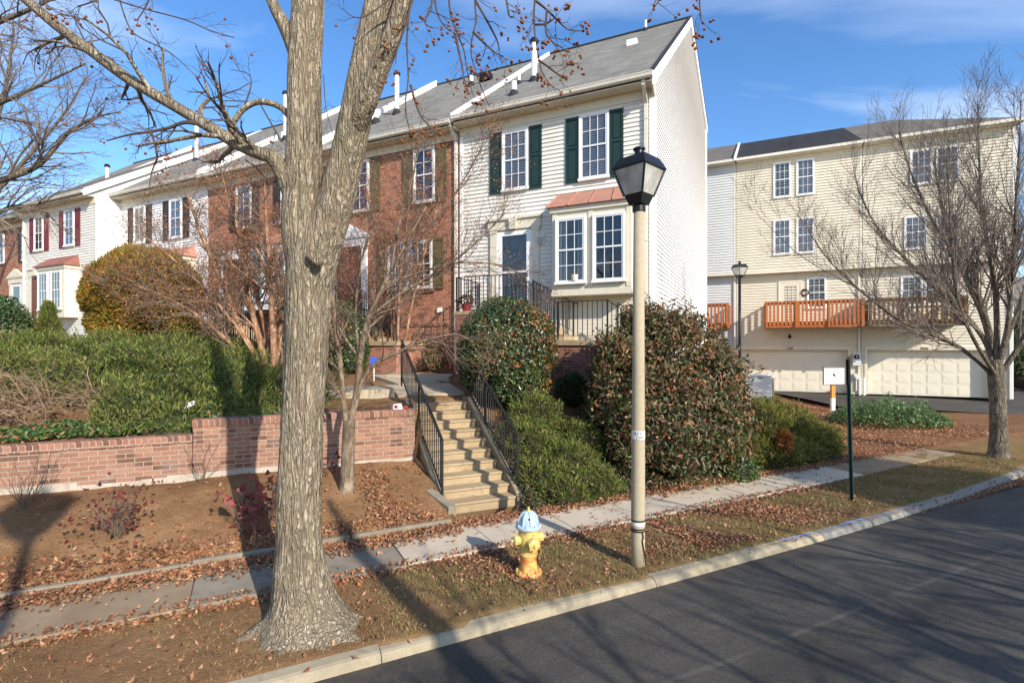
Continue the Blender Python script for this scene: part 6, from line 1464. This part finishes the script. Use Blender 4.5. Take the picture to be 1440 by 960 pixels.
# ------------------------------------------------------------------ camera, light, sky
cam = bpy.data.cameras.new('camera'); co = bpy.data.objects.new('camera', cam); link(co); co.location = (0, 0, 0); co.rotation_euler = (R(90), 0, 0)
cam.sensor_width = 36; cam.sensor_fit = 'HORIZONTAL'; cam.lens = F/1440*36; cam.shift_y = (HY-480)/1440; cam.clip_start = .05; cam.clip_end = 2000; scene.camera = co
SUN_EL = R(28.5); sd = Vector((.588*math.cos(SUN_EL), -.809*math.cos(SUN_EL), math.sin(SUN_EL)))
sl = bpy.data.lights.new('sun', 'SUN'); sl.energy = 4.6; sl.angle = R(.45); sl.color = (1, .925, .82); so = bpy.data.objects.new('sun', sl); link(so); so.rotation_euler = sd.to_track_quat('Z', 'Y').to_euler(); so.location = (20, -30, 30)
w = bpy.data.worlds.new('World'); scene.world = w; w.use_nodes = True; nt = w.node_tree; bg = nt.nodes['Background']
sky = nt.nodes.new('ShaderNodeTexSky'); sky.sky_type = 'NISHITA'; sky.sun_disc = False; sky.sun_elevation = SUN_EL; sky.sun_rotation = math.atan2(sd.x, sd.y); sky.altitude = 100; sky.air_density = 1.0; sky.dust_density = .4; sky.ozone_density = 3.0
# thin cirrus in the sky itself
tc = nt.nodes.new('ShaderNodeTexCoord'); sep = nt.nodes.new('ShaderNodeSeparateXYZ'); nt.links.new(tc.outputs['Generated'], sep.inputs[0])
def wm(op, a, b=0.):
    n_ = nt.nodes.new('ShaderNodeMath'); n_.operation = op
    for i, v in enumerate((a, b)):
        if hasattr(v, 'links'): nt.links.new(v, n_.inputs[i])
        else: n_.inputs[i].default_value = v
    return n_.outputs[0]
zc = wm('MAXIMUM', wm('ADD', sep.outputs[2], .10), .08); cb = nt.nodes.new('ShaderNodeCombineXYZ'); nt.links.new(wm('DIVIDE', sep.outputs[0], zc), cb.inputs[0]); nt.links.new(wm('MULTIPLY', wm('DIVIDE', sep.outputs[1], zc), 1.0), cb.inputs[1])
mp = nt.nodes.new('ShaderNodeMapping'); mp.inputs['Rotation'].default_value = (0, 0, R(-8)); mp.inputs['Scale'].default_value = (.45, 1.5, 1); mp.inputs['Location'].default_value = (2.2, .6, 0); nt.links.new(cb.outputs[0], mp.inputs[0])
nz = nt.nodes.new('ShaderNodeTexNoise'); nz.inputs['Scale'].default_value = 1.1; nz.inputs['Detail'].default_value = 7; nz.inputs['Roughness'].default_value = .52; nz.inputs['Distortion'].default_value = .4; nt.links.new(mp.outputs[0], nz.inputs['Vector'])
rp = nt.nodes.new('ShaderNodeValToRGB'); rp.color_ramp.elements[0].position = .475; rp.color_ramp.elements[0].color = (0, 0, 0, 1); rp.color_ramp.elements[1].position = .80; rp.color_ramp.elements[1].color = (.75, .75, .75, 1); nt.links.new(nz.outputs['Fac'], rp.inputs[0])
hs = nt.nodes.new('ShaderNodeHueSaturation'); hs.inputs['Hue'].default_value = .504; hs.inputs['Saturation'].default_value = 1.2; hs.inputs['Value'].default_value = 1.18; nt.links.new(sky.outputs[0], hs.inputs['Color'])
mx = nt.nodes.new('ShaderNodeMix'); mx.data_type = 'RGBA'; nt.links.new(rp.outputs[0], mx.inputs[0]); nt.links.new(hs.outputs[0], mx.inputs[6]); mx.inputs[7].default_value = (6.0, 6.6, 7.6, 1)
nt.links.new(mx.outputs[2], bg.inputs[0]); bg.inputs[1].default_value = .15
scene.view_settings.view_transform = 'Standard'; scene.view_settings.look = 'None'; scene.view_settings.exposure = .5; scene.view_settings.gamma = 1
scene.render.engine = 'CYCLES'; scene.cycles.max_bounces = 6; scene.cycles.transparent_max_bounces = 8; scene.cycles.use_denoising = True
